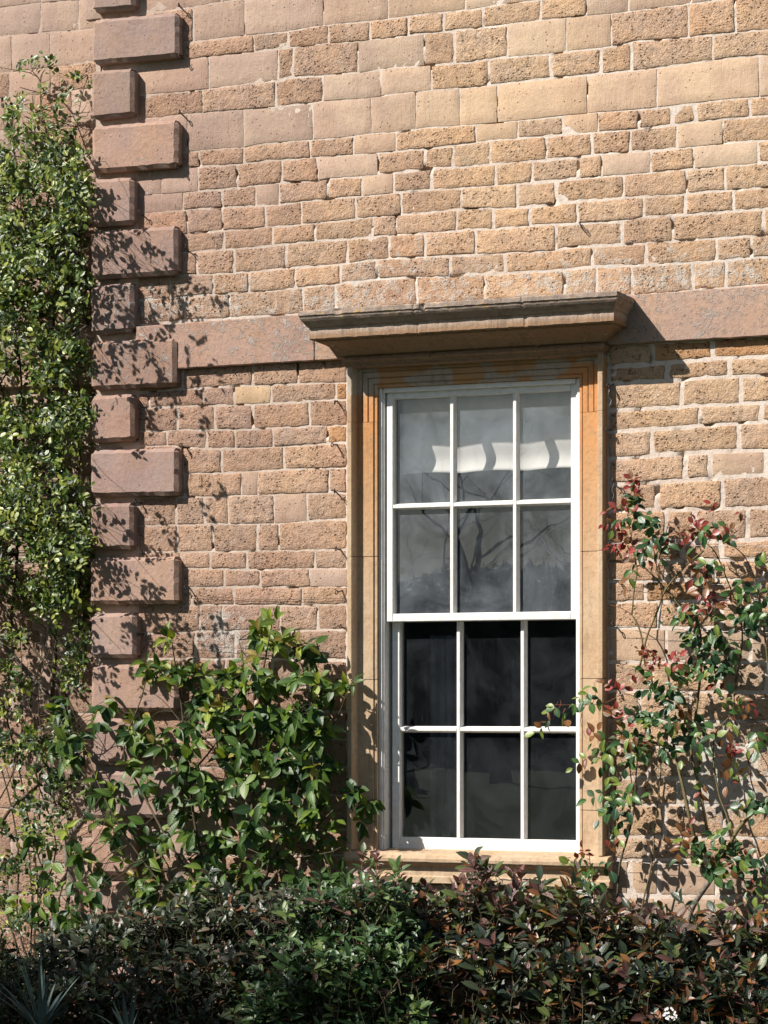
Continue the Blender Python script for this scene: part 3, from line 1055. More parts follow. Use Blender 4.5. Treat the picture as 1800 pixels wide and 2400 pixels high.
band = empty('string_course', (0, 0, 0))
band.parent = house
off(band)
BT = Line([(300, 766), (438, 757), (700, 737), (1430, 696), (1509, 691), (1800, 667)])
bx = [(318, 736, (0.38, 0.262, 0.215)), (738, 828, (0.44, 0.31, 0.225)), (1380, 1830, (0.41, 0.295, 0.238)), (1832, 2060, (0.41, 0.295, 0.238))]
for k, (a, b, t) in enumerate(bx):
    slab('band_stone', [(a, BT(a)), (b, BT(b)), (b, BB(b)), (a, BB(a))], 0.0, 0.045, 0.004, t, M['quoin'], band, k)
BTr = Line([(0, 798), (212, 790)])
BBr = Line([(0, 906), (212, 901)])
slab('band_stone', [(-200, BTr(-200)), (240, BTr(240)), (240, BBr(240)), (-200, BBr(-200))], REC, 0.045, 0.004, (0.43, 0.31, 0.23), M['quoin'], band, 9)

# quoins: (left, right, top-left, top-right, bottom-right, bottom-left)
QS = [
    (215, 314, -95, -105, 19, 27), (214, 417, 46, 28, 131, 150), (213, 312, 166, 159, 269, 280), (213, 415, 296, 279, 389, 405),
    (211, 311, 421, 414, 523, 531), (211, 414, 543, 528, 641, 654), (211, 311, 671, 660, 776, 784), (211, 411, 800, 792, 904, 913),
    (210, 312, 929, 922, 1031, 1038), (210, 415, 1056, 1049, 1160, 1163), (210, 310, 1181, 1178, 1286, 1288), (210, 415, 1308, 1304, 1415, 1416),
    (211, 317, 1439, 1436, 1542, 1542), (212, 416, 1558, 1557, 1667, 1667), (212, 315, 1684, 1684, 1793, 1793), (212, 416, 1808, 1808, 1917, 1918),
    (212, 315, 1933, 1934, 2051, 2050), (212, 416, 2067, 2068, 2172, 2170), (212, 315, 2187, 2188, 2295, 2292), (212, 416, 2311, 2313, 2430, 2427)]
qr = random.Random(4)
for k, (l, r_, tl, tr, br, bl) in enumerate(QS):
    t = jitter((0.335, 0.243, 0.207), 0.12, qr)
    slab('quoin', [(l, tl), (r_, tr), (r_, br), (l, bl)], 0.0, 0.066, 0.018, t, M['quoin'], main_wall, k * 3 + 1, 0.03, 0.0024)

# ---------------------------------------------------------------- window surround


def sweep3(prof, x0, x1, zt, zb):
    """architrave: profile (inward, y) carried up the left, across and down the right"""
    V, FC = [], []
    n = len(prof)
    for (cx, cz, kx, kz) in ((x0, zb, 1, 0), (x0, zt, 1, -1), (x1, zt, -1, -1), (x1, zb, -1, 0)):
        for a, y in prof:
            V.append((cx + kx * a, y, cz + kz * a))
    for s in range(3):
        for i in range(n - 1):
            a = s * n + i
            FC.append((a, a + n, a + n + 1, a + 1))
    return V, FC


PROF = [(0, 0.012), (0, -0.062), (0.003, -0.066), (0.022, -0.066), (0.026, -0.062), (0.033, -0.026), (0.037, -0.019), (0.056, -0.0195), (0.0575, -0.011), (0.0605, -0.011), (0.062, -0.0175),
        (0.084, -0.018), (0.0855, -0.009), (0.0885, -0.009), (0.090, -0.0145), (0.112, -0.015), (0.1135, -0.006), (0.117, -0.006), (0.119, -0.010), (0.130, -0.0095), (0.131, 0.06)]
PROFJ = [(0, 0.012), (0, -0.062), (0.003, -0.066), (0.022, -0.066), (0.026, -0.062), (0.033, -0.026), (0.037, -0.019), (0.112, -0.015), (0.1135, -0.006), (0.117, -0.006), (0.119, -0.010), (0.130, -0.0095), (0.131, 0.06)]
AZT = P(814, 844, -0.057).z
zj = [P(1400, y, -0.057).z for y in (962, 1290, 1590, 1900, 2006)]
V, FC = sweep3(PROF, AX0, AX1, AZT, zj[0])
mb = MB()
mb.add(V, FC)
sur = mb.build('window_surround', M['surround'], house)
off(sur)
for side in (0, 1):
    for k in range(4):
        za, zb_ = zj[k] - 0.0015, zj[k + 1] + 0.0015
        V, FC = [], []
        for z in (za, zb_):
            for a, y in PROFJ:
                V.append(((AX0 + a) if side == 0 else (AX1 - a), y + 0.0008 * ((k * 7 + side) % 3 - 1), z))
        n = len(PROFJ)
        for i in range(n - 1):
            FC.append((i, i + n, i + n + 1, i + 1))
        FC.append(tuple(range(n)))
        FC.append(tuple(range(n, 2 * n))[::-1])
        m_ = MB()
        m_.add(V, FC)
        m_.build('jamb_stone', M['surround'], sur)

# cornice
ZC = P(1100, 703, -0.30).z
CPROF = [(0.0, 0.010), (0.292, 0.001), (0.298, -0.004), (0.300, -0.022), (0.294, -0.026), (0.291, -0.036), (0.283, -0.046), (0.271, -0.056), (0.262, -0.064),
         (0.258, -0.070), (0.247, -0.074), (0.245, -0.084), (0.245, -0.124), (0.241, -0.128), (0.215, -0.126), (0.209, -0.136), (0.200, -0.138), (0.170, -0.146), (0.140, -0.158), (0.115, -0.173),
         (0.096, -0.190), (0.074, -0.193), (0.074, -0.203), (0.092, -0.205), (0.093, -0.215), (0.080, -0.222), (0.080, -0.228), (0.068, -0.230), (0.066, -0.242), (0.030, -0.246)]


def lat(p):
    return max(0.0, (p - 0.062)) * 0.145 / 0.24


def cornice():
    NX = 180
    XL, XRr = AX0, AX1
    V, FC = [], []
    n = len(CPROF)
    cols = []
    cols.append([(XL - lat(p), 0.02 if p > 0 else 0.02, ZC + z) for p, z in CPROF])
    for i in range(NX + 1):
        s = i / NX
        col = []
        for j, (p, z) in enumerate(CPROF):
            x = (XL - lat(p)) * (1 - s) + (XRr + lat(p)) * s
            e = 0.0022 * noise.noise(Vector((x * 25, j * 0.7, 1))) + 0.0016 * noise.noise(Vector((x * 80, j * 1.9, 5)))
            for jx in (988, 1240):
                if abs(x - P(jx, 760, -0.2).x) < 0.007:
                    e -= 0.004
            # broken nick in the upper edge
            nick = 0.0
            if 2 <= j <= 4:
                dn = abs(x - P(988, 720, -0.3).x)
                if dn < 0.02:
                    nick = 0.022 * (1 - dn / 0.02)
                nick += max(0, noise.noise(Vector((x * 14, 2.2, 9))) - 0.35) * 0.03
            col.append((x, -(p + e - nick), ZC + z + e * 0.8 - nick * 0.4))
        cols.append(col)
    cols.append([(XRr + lat(p), 0.02, ZC + z) for p, z in CPROF])
    for c in cols:
        V.extend(c)
    for s in range(len(cols) - 1):
        for i in range(n - 1):
            a = s * n + i
            FC.append((a, a + n, a + n + 1, a + 1))
    m_ = MB()
    m_.add(V, FC)
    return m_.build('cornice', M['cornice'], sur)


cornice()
# frieze block between cornice and architrave
mb = MB()
mb.box(AX0 + 0.002, AX1 - 0.002, -0.050, 0.01, AZT + 0.001, ZC - 0.235)
mb.build('frieze', M['surround'], sur)

# sill
ZS = P(1100, 2001, -0.09).z
SPROF = [(-0.09, 0.010), (0.055, 0.0), (0.080, -0.004), (0.094, -0.013), (0.100, -0.028), (0.098, -0.042), (0.088, -0.053), (0.074, -0.057), (0.062, -0.060), (0.057, -0.066),
         (0.056, -0.108), (0.060, -0.112), (0.068, -0.113), (0.068, -0.140), (0.060, -0.144), (0.010, -0.148), (-0.02, -0.15)]
sx0, sx1 = P(808, 2010, -0.09).x, P(1424, 2010, -0.09).x
mb = MB()
V, FC = [], []
NX = 60
n = len(SPROF)
for i in range(NX + 1):
    s = i / NX
    for j, (p, z) in enumerate(SPROF):
        x = sx0 + (sx1 - sx0) * s
        e = 0.0016 * noise.noise(Vector((x * 22, j * 0.8, 3))) + 0.001 * noise.noise(Vector((x * 70, j, 3)))
        V.append((x, -(p + e), ZS + z + e))
for s in range(NX):
    for i in range(n - 1):
        a = s * n + i
        FC.append((a, a + n, a + n + 1, a + 1))
FC.append(tuple(range(n)))
FC.append(tuple(range(NX * n, NX * n + n))[::-1])
mb.add(V, FC)
mb.build('sill', M['surround'], sur, smooth=False)
mb = MB()
mb.box(AX0 + 0.01, AX1 - 0.01, -0.035, 0.02, ZS - 0.215, ZS - 0.149, 0.003)
mb.build('apron', M['surround'], sur)

# ---------------------------------------------------------------- sash window
RX0, RX1 = AX0 + 0.132, AX1 - 0.132
FZ1 = AZT - 0.132
FZ0 = ZS + 0.004
mb = MB()
# box frame: stepped linings on both sides, head
for s, xa in ((1, RX0), (-1, RX1)):
    def bxx(a, b, y0, y1):
        x_ = sorted((xa + s * a, xa + s * b))
        mb.box(x_[0], x_[1], y0, y1, FZ0, FZ1, 0.0015)
    bxx(0.000, 0.016, 0.008, 0.16)
    bxx(0.016, 0.024, 0.016, 0.16)
mb.box(RX0 + 0.024, RX1 - 0.024, 0.008, 0.16, FZ1 - 0.022, FZ1, 0.0015)
win = mb.build('sash_window', M['paint'], house)
off(win)


def sash(name, xl, xr, zb, zt, yf, rails, xbars, zbar, glassmat, side_w, bot):
    """rails: (top height, bottom height); xbars and zbar are bar centres"""
    th = 0.045
    m_ = MB()
    m_.box(xl, xl + side_w, yf, yf + th, zb, zt, 0.003)
    m_.box(xr - side_w, xr, yf, yf + th, zb, zt, 0.003)
    m_.box(xl + side_w, xr - side_w, yf + 0.0006, yf + th, zt - rails[0], zt, 0.003)
    m_.box(xl + side_w, xr - side_w, yf + 0.0006, yf + th, zb, zb + rails[1], 0.003)
    fr = m_.build(name, M['paint'], win)
    ix0, ix1, iz0, iz1 = xl + side_w, xr - side_w, zb + rails[1], zt - rails[0]
    yg = yf + 0.030

    def vbar(x, z0, z1):
        q = MB()
        w0, w1 = 0.0085, 0.0150
        prof = [(-w1, yg + 0.004), (-w1, yg - 0.002), (-w0, yf + 0.0035), (-w0 + 0.002, yf + 0.0015), (w0 - 0.002, yf + 0.0015), (w0, yf + 0.0035), (w1, yg - 0.002), (w1, yg + 0.004), (w0, yf + th), (-w0, yf + th)]
        n_ = len(prof)
        q.add([(x + a, y, z0) for a, y in prof] + [(x + a, y, z1) for a, y in prof], [(i, (i + 1) % n_, n_ + (i + 1) % n_, n_ + i) for i in range(n_)])
        q.build('glazing_bar', M['paint'], win)

    def hbar(z, x0, x1):
        q = MB()
        w0, w1 = 0.0085, 0.0150
        prof = [(-w1, yg + 0.004), (-w1, yg - 0.002), (-w0, yf + 0.003), (-w0 + 0.002, yf + 0.001), (w0 - 0.002, yf + 0.001), (w0, yf + 0.003), (w1, yg - 0.002), (w1, yg + 0.004), (w0, yf + th), (-w0, yf + th)]
        n_ = len(prof)
        q.add([(x0, y, z + a) for a, y in prof] + [(x1, y, z + a) for a, y in prof], [(n_ + i, n_ + (i + 1) % n_, (i + 1) % n_, i) for i in range(n_)])
        q.build('glazing_bar', M['paint'], win)
    for x in xbars:
        vbar(x, iz0, iz1)
    segs = [ix0] + list(xbars) + [ix1]
    for a, b in zip(segs, segs[1:]):
        hbar(zbar, a + (0.009 if a != ix0 else 0), b - (0.009 if b != ix1 else 0))
    zsegs = [iz0, zbar, iz1]
    gr_ = random.Random(int(zb * 100))
    for a, b in zip(segs, segs[1:]):
        for c, d in zip(zsegs, zsegs[1:]):
            q = MB()
            x0_, x1_ = a - 0.004, b + 0.004
            x0_ = a + 0.001 if a != ix0 else a - 0.004
            x1_ = b - 0.001 if b != ix1 else b + 0.004
            z0_ = c + (0.001 if c == zbar else -0.004)
            z1_ = d + (-0.001 if d == zbar else 0.004)
            # old panes: each sits a hair out of true, one sheet of glass 4 mm thick seen as one face
            t1, t2 = gr_.uniform(-1, 1) * 0.0007, gr_.uniform(-1, 1) * 0.0007
            q.add([(x0_, yg + t1, z0_), (x1_, yg - t1, z0_), (x1_, yg - t1 + t2, z1_), (x0_, yg + t1 + t2, z1_)], [(0, 1, 2, 3)])
            q.build('pane', glassmat, win)
    return fr


YU, YL = 0.026, 0.072
ux0, ux1 = P(906, 1200, YU).x, P(1366, 1200, YU).x
uz1 = P(1100, 910, YU).z
uz0 = P(1100, 1455, YU).z
ub = [P(1058.5, 1200, YU).x, P(1206, 1200, YU).x]
sash('upper_sash', ux0, min(ux1, RX1 - 0.02), uz0, uz1, YU,
     (uz1 - P(1100, 927, YU).z, P(1100, 1436, YU).z - uz0), ub, P(1130, 1181, YU).z, M['glass_up'], P(921, 1200, YU).x - ux0, 0)
lx0, lx1 = P(919, 1700, YL).x, P(1372, 1700, YL).x
lz1 = P(1100, 1436, YL).z
lz0 = P(1100, 2006, YL).z + 0.004
lb_ = [P(1074, 1700, YL).x + 0.000, P(1224, 1700, YL).x]
sash('lower_sash', lx0, lx1, lz0, lz1, YL, (0.038, P(1100, 1965, YL).z - lz0), lb_, P(1130, 1710, YL).z, M['glass_lo'],
     P(937, 1700, YL).x - lx0, 0)
# small screws in the bottom rail
for (u, w) in ((966, 1994), (1328, 2004)):
    q = MB()
    p = P(u, w, YL - 0.001)
    q.tube([p, p + Vector((0, -0.004, 0))], 0.0045, 8)
    q.build('screw', M['iron'], win)

# linen blind hung inside
bz0 = P(1120, 1108, 0.225).z
bxa, bxb = P(946, 1100, 0.225).x, RX1 + 0.10
nb_x, nb_z = 60, 40
V, FC = [], []
btop = FZ1 + 0.10
for j in range(nb_z + 1):
    t = j / nb_z
    for i in range(nb_x + 1):
        s = i / nb_x
        x = bxa + (bxb - bxa) * s
        sag = 0.012 * abs(math.sin(math.pi * (s * 3.2 + 0.1))) * (1 - t)
        z = bz0 + sag * 0.6 + (btop - bz0) * t
        fold = 0.017 * abs(math.sin(math.pi * (s * 3.2 + 0.1))) * (1 - t) ** 2
        y = 0.205 - fold + 0.012 * math.sin(t * 16) + 0.006 * noise.noise(Vector((x * 5, z * 5, 2)))
        V.append((x, y, z))
for j in range(nb_z):
    for i in range(nb_x):
        a = j * (nb_x + 1) + i
        FC.append((a, a + 1, a + nb_x + 2, a + nb_x + 1))
mb = MB()
mb.add(V, FC)
bl = mb.build('window_blind', M['cloth'], smooth=True)
sm = bl.modifiers.new('thickness', 'SOLIDIFY')
sm.thickness = 0.003
tag(bl, 'cream linen blind half drawn behind the upper window panes', 'blind')

# pale curtain in the room
mb = MB()
V, FC = [], []
for i in range(25):
    x = P(1000, 1600, 0.9).x + 0.17 * i / 24
    y = 0.95 + 0.05 * math.sin(i * 1.1) + 0.02 * math.sin(i * 2.7)
    V += [(x, y, 0.3), (x, y, P(1000, 1490, 0.9).z)]
    if i:
        a = 2 * i - 2
        FC.append((a, a + 2, a + 3, a + 1))
mb.add(V, FC)
cu = mb.build('curtain', mat_plain('grey_cloth', (0.16, 0.19, 0.22), 0.9, 0.5, 5), smooth=True)
cs = cu.modifiers.new('thickness', 'SOLIDIFY')
cs.thickness = 0.003
tag(cu, 'dim pale cloth hanging in the dark room behind the lower left panes', 'curtain')

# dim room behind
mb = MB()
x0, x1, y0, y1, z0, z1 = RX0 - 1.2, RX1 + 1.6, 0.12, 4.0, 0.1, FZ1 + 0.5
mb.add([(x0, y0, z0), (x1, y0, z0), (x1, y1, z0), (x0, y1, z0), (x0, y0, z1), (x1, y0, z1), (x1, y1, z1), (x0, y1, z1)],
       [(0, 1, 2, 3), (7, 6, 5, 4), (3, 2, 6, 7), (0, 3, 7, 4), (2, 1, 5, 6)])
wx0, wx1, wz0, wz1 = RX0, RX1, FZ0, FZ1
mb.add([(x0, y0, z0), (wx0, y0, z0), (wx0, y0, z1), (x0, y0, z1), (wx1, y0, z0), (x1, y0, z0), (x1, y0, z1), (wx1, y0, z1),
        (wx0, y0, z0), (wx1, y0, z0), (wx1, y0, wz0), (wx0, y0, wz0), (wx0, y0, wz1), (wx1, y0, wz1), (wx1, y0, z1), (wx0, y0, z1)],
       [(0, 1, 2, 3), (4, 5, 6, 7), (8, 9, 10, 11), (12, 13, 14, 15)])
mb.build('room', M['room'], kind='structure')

# ---------------------------------------------------------------- leaves


UVS = {}


def unit_leaf(width, fold, droop, twist, widest=0.42, rows=(0, 0.14, 0.36, 0.6, 0.82, 1.0)):
    V, FC = [], []
    prev = None
    for t in rows:
        if t <= widest:
            w = math.sin(math.pi / 2 * (t / widest)) ** 0.8 if t > 0 else 0
        else:
            w = math.cos(math.pi / 2 * ((t - widest) / (1 - widest))) ** 0.9
        w = max(w, 0) * width / 2
        zc = -droop * t * t
        tw = twist * t
        if t in (0, 1.0):
            V.append((0, t, zc))
            cur = (len(V) - 1,)
        else:
            i0 = len(V)
            V.append((-w, t, zc + fold * w - tw * w))
            V.append((0, t, zc))
            V.append((w, t, zc + fold * w + tw * w))
            cur = (i0, i0 + 1, i0 + 2)
        if prev is not None:
            if len(prev) == 1 and len(cur) == 3:
                FC += [(prev[0], cur[1], cur[0]), (prev[0], cur[2], cur[1])]
            elif len(prev) == 3 and len(cur) == 3:
                FC += [(prev[0], prev[1], cur[1], cur[0]), (prev[1], prev[2], cur[2], cur[1])]
            else:
                FC += [(prev[0], prev[1], cur[0]), (prev[1], prev[2], cur[0])]
        prev = cur
    A = np.array(V)
    UVS[id(A)] = (A, np.array([(0.0 if abs(v[0]) < 1e-9 else 1.0, v[1]) for v in V]))
    return A, FC


SMALL_ROWS = (0, 0.3, 0.7, 1.0)


class Foliage:
    def __init__(self, tints, shapes, mat, seed):
        self.tints, self.mat = tints, mat
        self.shapes = shapes
        self.items = []           # (score, shape, tint, M3, pos)
        self.r = random.Random(seed)
        self.nodes = []

    def leaf(self, p, d, n, size, tint, shape=None):
        d = Vector(d).normalized()
        n = Vector(n)
        n = n - d * n.dot(d)
        if n.length < 1e-4:
            n = d.orthogonal()
        n.normalize()
        x = d.cross(n)
        Mx = np.array([[x.x, d.x, n.x], [x.y, d.y, n.y], [x.z, d.z, n.z]]) * size
        s = self.r.randrange(len(self.shapes)) if shape is None else shape
        self.items.append((size, s, tint, Mx, Vector(p)))

    def finish(self, root, limit=295, name='leaf'):
        meshes = {}
        vis = []
        for k, it in enumerate(self.items):
            u, w = pix(it[4])
            ok = -5 < u < 1805 and 0 < w < 2400
            vis.append((it[0] - 0.12 * (it[4].y + 0.3) if ok else -9 - k * 1e-6, k))
        vis.sort(reverse=True)
        top = [k for s, k in vis[:limit] if s > -5]
        tset = set(top)
        loc = root.location
        for k in top:
            size, s, t, Mx, p = self.items[k]
            key = (s, t)
            if key not in meshes:
                V, FC = self.shapes[s]
                me = bpy.data.meshes.new(name)
                me.from_pydata(V.tolist(), [], FC)
                me.polygons.foreach_set('use_smooth', [True] * len(FC))
                set_tint(me, self.tints[t])
                set_luv(me, UVS[id(V)][1])
                me.materials.append(self.mat)
                meshes[key] = me
            o = bpy.data.objects.new(name, meshes[key])
            COL.objects.link(o)
            o.parent = root
            m4 = Matrix.Identity(4)
            for a in range(3):
                for b in range(3):
                    m4[a][b] = Mx[a, b]
                m4[a][3] = p[a] - loc[a]
            o.matrix_basis = m4
        others = [it for k, it in enumerate(self.items) if k not in tset]
        if others:
            VV, FF, CC, UU = [], [], [], []
            n = 0
            rr = np.random.RandomState(5)
            for size, s, t, Mx, p in others:
                V, FC = self.shapes[s]
                W = V @ Mx.T + np.array(p - loc)
                VV.append(W)
                FF.extend([tuple(i + n for i in f) for f in FC])
                n += len(V)
                UU.append(UVS[id(V)][1])
                CC.append(np.tile(np.array(self.tints[t]) * rr.uniform(0.8, 1.2), (len(V), 1)))
            me = bpy.data.meshes.new('foliage')
            me.from_pydata(np.concatenate(VV).tolist(), [], FF)
            me.polygons.foreach_set('use_smooth', [True] * len(FF))
            set_tint(me, np.concatenate(CC))
            set_luv(me, np.concatenate(UU))
            o = link('foliage', me, self.mat, root)
            o['kind'] = 'stuff'


def rv(r, s=1.0):
    return Vector((r.gauss(0, s), r.gauss(0, s), r.gauss(0, s)))


def curve_pts(a, b, r, n=5, wob=0.12, sag=0.0):
    a, b = Vector(a), Vector(b)
    L_ = (b - a).length
    m1 = rv(r, L_ * wob)
    out = []
    for i in range(n + 1):
        t = i / n
        out.append(a.lerp(b, t) + m1 * math.sin(math.pi * t) + Vector((0, 0, -sag * math.sin(math.pi * t))))
    return out


def smooth_path(pts, n=4):
    """Catmull-Rom through traced points"""
    pts = [Vector(p) for p in pts]
    if len(pts) < 3:
        return pts
    q = [pts[0] * 2 - pts[1]] + pts + [pts[-1] * 2 - pts[-2]]
    out = []
    for i in range(1, len(q) - 2):
        for k in range(n):
            t = k / n
            a, b, c, d = q[i - 1], q[i], q[i + 1], q[i + 2]
            out.append(0.5 * ((2 * b) + (c - a) * t + (2 * a - 5 * b + 4 * c - d) * t * t + (3 * b - a - 3 * c + d) * t ** 3))
    out.append(pts[-1])
    return out


def traced(root, pxs, Y, r0, r1, mat, name='stem', sides=7, seed=0, knob=0.0):
    """a stem that runs along traced pixels at distance Y (one number or one per point) from the wall"""
    ys = Y if isinstance(Y, (list, tuple)) else [Y] * len(pxs)
    pts = smooth_path([P(u, w, y) for (u, w), y in zip(pxs, ys)])
    n = len(pts)
    rs = []
    for i, p in enumerate(pts):
        r_ = r0 + (r1 - r0) * i / (n - 1)
        r_ *= 1 + knob * noise.noise(p * 30)
        rs.append(max(r_, 0.0006))
    m_ = MB()
    m_.tube([p - root.location for p in pts], rs, sides)
    m_.build(name, mat, root, smooth=True)
    return pts


def nearest(nodes, p):
    best, bd = None, 1e9
    for q in nodes:
        d = (q - p).length_squared
        if d < bd:
            bd, best = d, q
    return best


UP = Vector((0, 0, 1))
OUT = Vector((0, -1, 0))

# ---- broad leaved climber in the middle
CR = random.Random(21)
clim = empty('broad_leaved_climber', (P(560, 2400, -0.12).x, -0.12, 0.0))
tag(clim, 'broad leaved green climber with drooping lime tipped leaves left of the window', 'climbing plant')
broad = [unit_leaf(0.50, 0.35, 0.20, 0.1, 0.40), unit_leaf(0.44, 0.5, 0.35, -0.15, 0.38), unit_leaf(0.56, 0.2, 0.10, 0.15, 0.42), unit_leaf(0.46, 0.6, 0.28, 0.0, 0.40)]
ctints = [(0.046, 0.095, 0.020), (0.068, 0.128, 0.024), (0.125, 0.190, 0.030), (0.220, 0.270, 0.035), (0.25, 0.19, 0.05), (0.024, 0.060, 0.020)]
cf = Foliage(ctints, broad, M['leaf_soft'], 3)
stems_c = []
for pxs, r0, r1 in [
    ([(500, 2330), (505, 2200), (490, 2080), (460, 1950), (440, 1800), (425, 1650), (408, 1540), (400, 1485)], 0.011, 0.0022),
    ([(520, 2330), (540, 2180), (560, 2050), (590, 1900), (600, 1760), (610, 1620), (630, 1500), (640, 1450)], 0.012, 0.0022),
    ([(540, 2300), (600, 2120), (650, 1980), (700, 1850), (720, 1720), (730, 1620), (720, 1540), (700, 1500)], 0.010, 0.002),
    ([(620, 2080), (700, 1990), (780, 1900), (840, 1880), (890, 1880)], 0.005, 0.0018),
    ([(480, 2100), (400, 1980), (330, 1850), (290, 1760), (330, 1640), (350, 1560)], 0.007, 0.002),
    ([(470, 2150), (360, 2050), (260, 1900), (200, 1760), (160, 1680)], 0.006, 0.0018),
    ([(440, 1820), (500, 1750), (560, 1640), (570, 1560), (560, 1500)], 0.005, 0.0018),
    ([(720, 1750), (780, 1700), (815, 1620), (825, 1600)], 0.004, 0.0015),
    ([(430, 1700), (380, 1640), (330, 1610)], 0.003, 0.0012),
    ([(300, 1800), (400, 1760), (520, 1740)], 0.004, 0.002),
    ([(340, 2030), (400, 2040), (460, 2000)], 0.0035, 0.003),
    ([(520, 1960), (640, 2010), (760, 2000), (800, 1985)], 0.0035, 0.0016)]:
    ys = [-0.12 - 0.10 * abs(math.sin(i * 1.3 + len(stems_c))) for i in range(len(pxs))]
    stems_c += traced(clim, pxs, ys, r0, r1, M['twig'])
blobs = [  # (u, w, rx, ry, clusters, young)
    (400, 1490, 16, 12, 2, 1.0), (415, 1560, 25, 18, 2, .6), (350, 1565, 26, 16, 5, .6), (640, 1455, 18, 12, 2, 1.0), (600, 1480, 25, 16, 4, .9),
    (575, 1530, 38, 24, 9, .8), (640, 1500, 28, 24, 6, .5), (700, 1515, 30, 18, 5, .7), (740, 1525, 20, 16, 3, .5), (440, 1585, 50, 22, 8, .6),
    (520, 1600, 50, 30, 12, .5), (590, 1600, 60, 38, 20, .35), (690, 1600, 60, 36, 15, .3), (760, 1600, 40, 34, 8, .4), (815, 1600, 16, 14, 2, .8),
    (560, 1690, 85, 46, 36, .2), (690, 1690, 85, 50, 38, .2), (780, 1690, 40, 46, 11, .3), (600, 1780, 95, 50, 44, .15), (720, 1790, 70, 52, 28, .15),
    (560, 1860, 90, 42, 28, .15), (690, 1880, 75, 40, 19, .15), (770, 1870, 28, 30, 3, .5), (835, 1870, 30, 18, 4, .6), (880, 1885, 20, 20, 3, .3),
    (480, 1700, 50, 42, 13, .2), (430, 1790, 70, 50, 20, .15), (360, 1720, 55, 40, 14, .3), (290, 1720, 45, 32, 9, .3), (220, 1710, 45, 34, 10, .3),
    (180, 1760, 36, 30, 6, .2), (330, 1820, 60, 40, 12, .2), (240, 1850, 50, 32, 7, .2), (400, 1890, 60, 40, 10, .2), (300, 1950, 50, 34, 6, .3),
    (350, 2080, 50, 26, 6, .3), (430, 2070, 50, 30, 7, .2), (480, 1960, 60, 40, 12, .2), (560, 1960, 55, 34, 10, .2), (650, 1985, 60, 28, 8, .5),
    (720, 1950, 55, 30, 7, .4), (690, 2070, 34, 24, 5, .0), (600, 2040, 60, 25, 5, .5), (540, 2040, 70, 40, 12, .1), (420, 1990, 80, 50, 12, .1), (620, 1930, 80, 40, 12, .1), (520, 2110, 90, 30, 9, .1), (340, 2020, 60, 40, 6, .2), (740, 2050, 60, 30, 5, .2), (150, 1650, 40, 22, 3, .4), (110, 1720, 40, 40, 3, .3), (200, 1940, 80, 50, 12, .3), (170, 2050, 70, 50, 11, .2), (260, 2080, 80, 40, 14, .2), (110, 1980, 60, 60, 6, .2), (90, 2120, 70, 50, 8, .1), (180, 2160, 80, 40, 9, .1), (400, 2140, 90, 40, 9, .2), (820, 1930, 40, 30, 3, .6), (760, 1980, 40, 24, 4, .5), (465, 1640, 30, 30, 5, .6), (250, 1640, 30, 20, 3, .6)]
twm = MB()
for (u, w, rx, ry, n, young) in blobs:
    for k in range(int(round(n * (0.85 if n > 8 else 1.0)))):
        a = CR.uniform(0, 6.283)
        q = math.sqrt(CR.random())
        uu, ww = u + rx * q * math.cos(a), w + ry * q * math.sin(a)
        if n > 8 and noise.noise(Vector((uu * .017, ww * .017, 4))) < -0.16:
            continue
        depth = -CR.uniform(0.05, 0.20) - (0.14 * CR.random() if n > 10 else 0)
        p = P(uu, ww, depth)
        yg = CR.random() < young
        s0 = nearest(stems_c, p)
        if (s0 - p).length < 0.5:
            twm.tube([x - clim.location for x in curve_pts(s0, p, CR, 4, 0.10)], [0.0022, 0.002, 0.0017, 0.0014, 0.0011], 4, False)
        ax = Vector((CR.gauss(0, .6), -0.5 - CR.random() * .4, CR.gauss(0.1, .5))).normalized()
        nl = CR.choice((3, 4, 5, 5)) if not yg else CR.choice((3, 4, 5))
        for i in range(nl):
            th = 6.283 * i / nl + CR.uniform(-.4, .4)
            e1 = ax.orthogonal().normalized()
            e2 = ax.cross(e1)
            rad = e1 * math.cos(th) + e2 * math.sin(th)
            if yg:
                d = ax * 0.5 + rad * 0.7 + UP * CR.uniform(-0.3, 0.5) + rv(CR, .15)
                sz = CR.uniform(0.042, 0.082)
                t = CR.choice((2, 3, 3, 2, 4)) if CR.random() < .85 else 1
            else:
                d = ax * 0.35 + rad * 0.8 - UP * CR.uniform(0.1, 0.9) + rv(CR, .15)
                sz = CR.uniform(0.052, 0.100)
                t = CR.choice((0, 0, 1, 1, 5, 2))
            nn = UP * 0.55 + OUT * 0.75 + rv(CR, .28)
            cf.leaf(p + d.normalized() * 0.006, d, nn, sz, t)
twm.build('twigs', M['twig'], clim, smooth=True, kind='stuff')
cf.finish(clim)

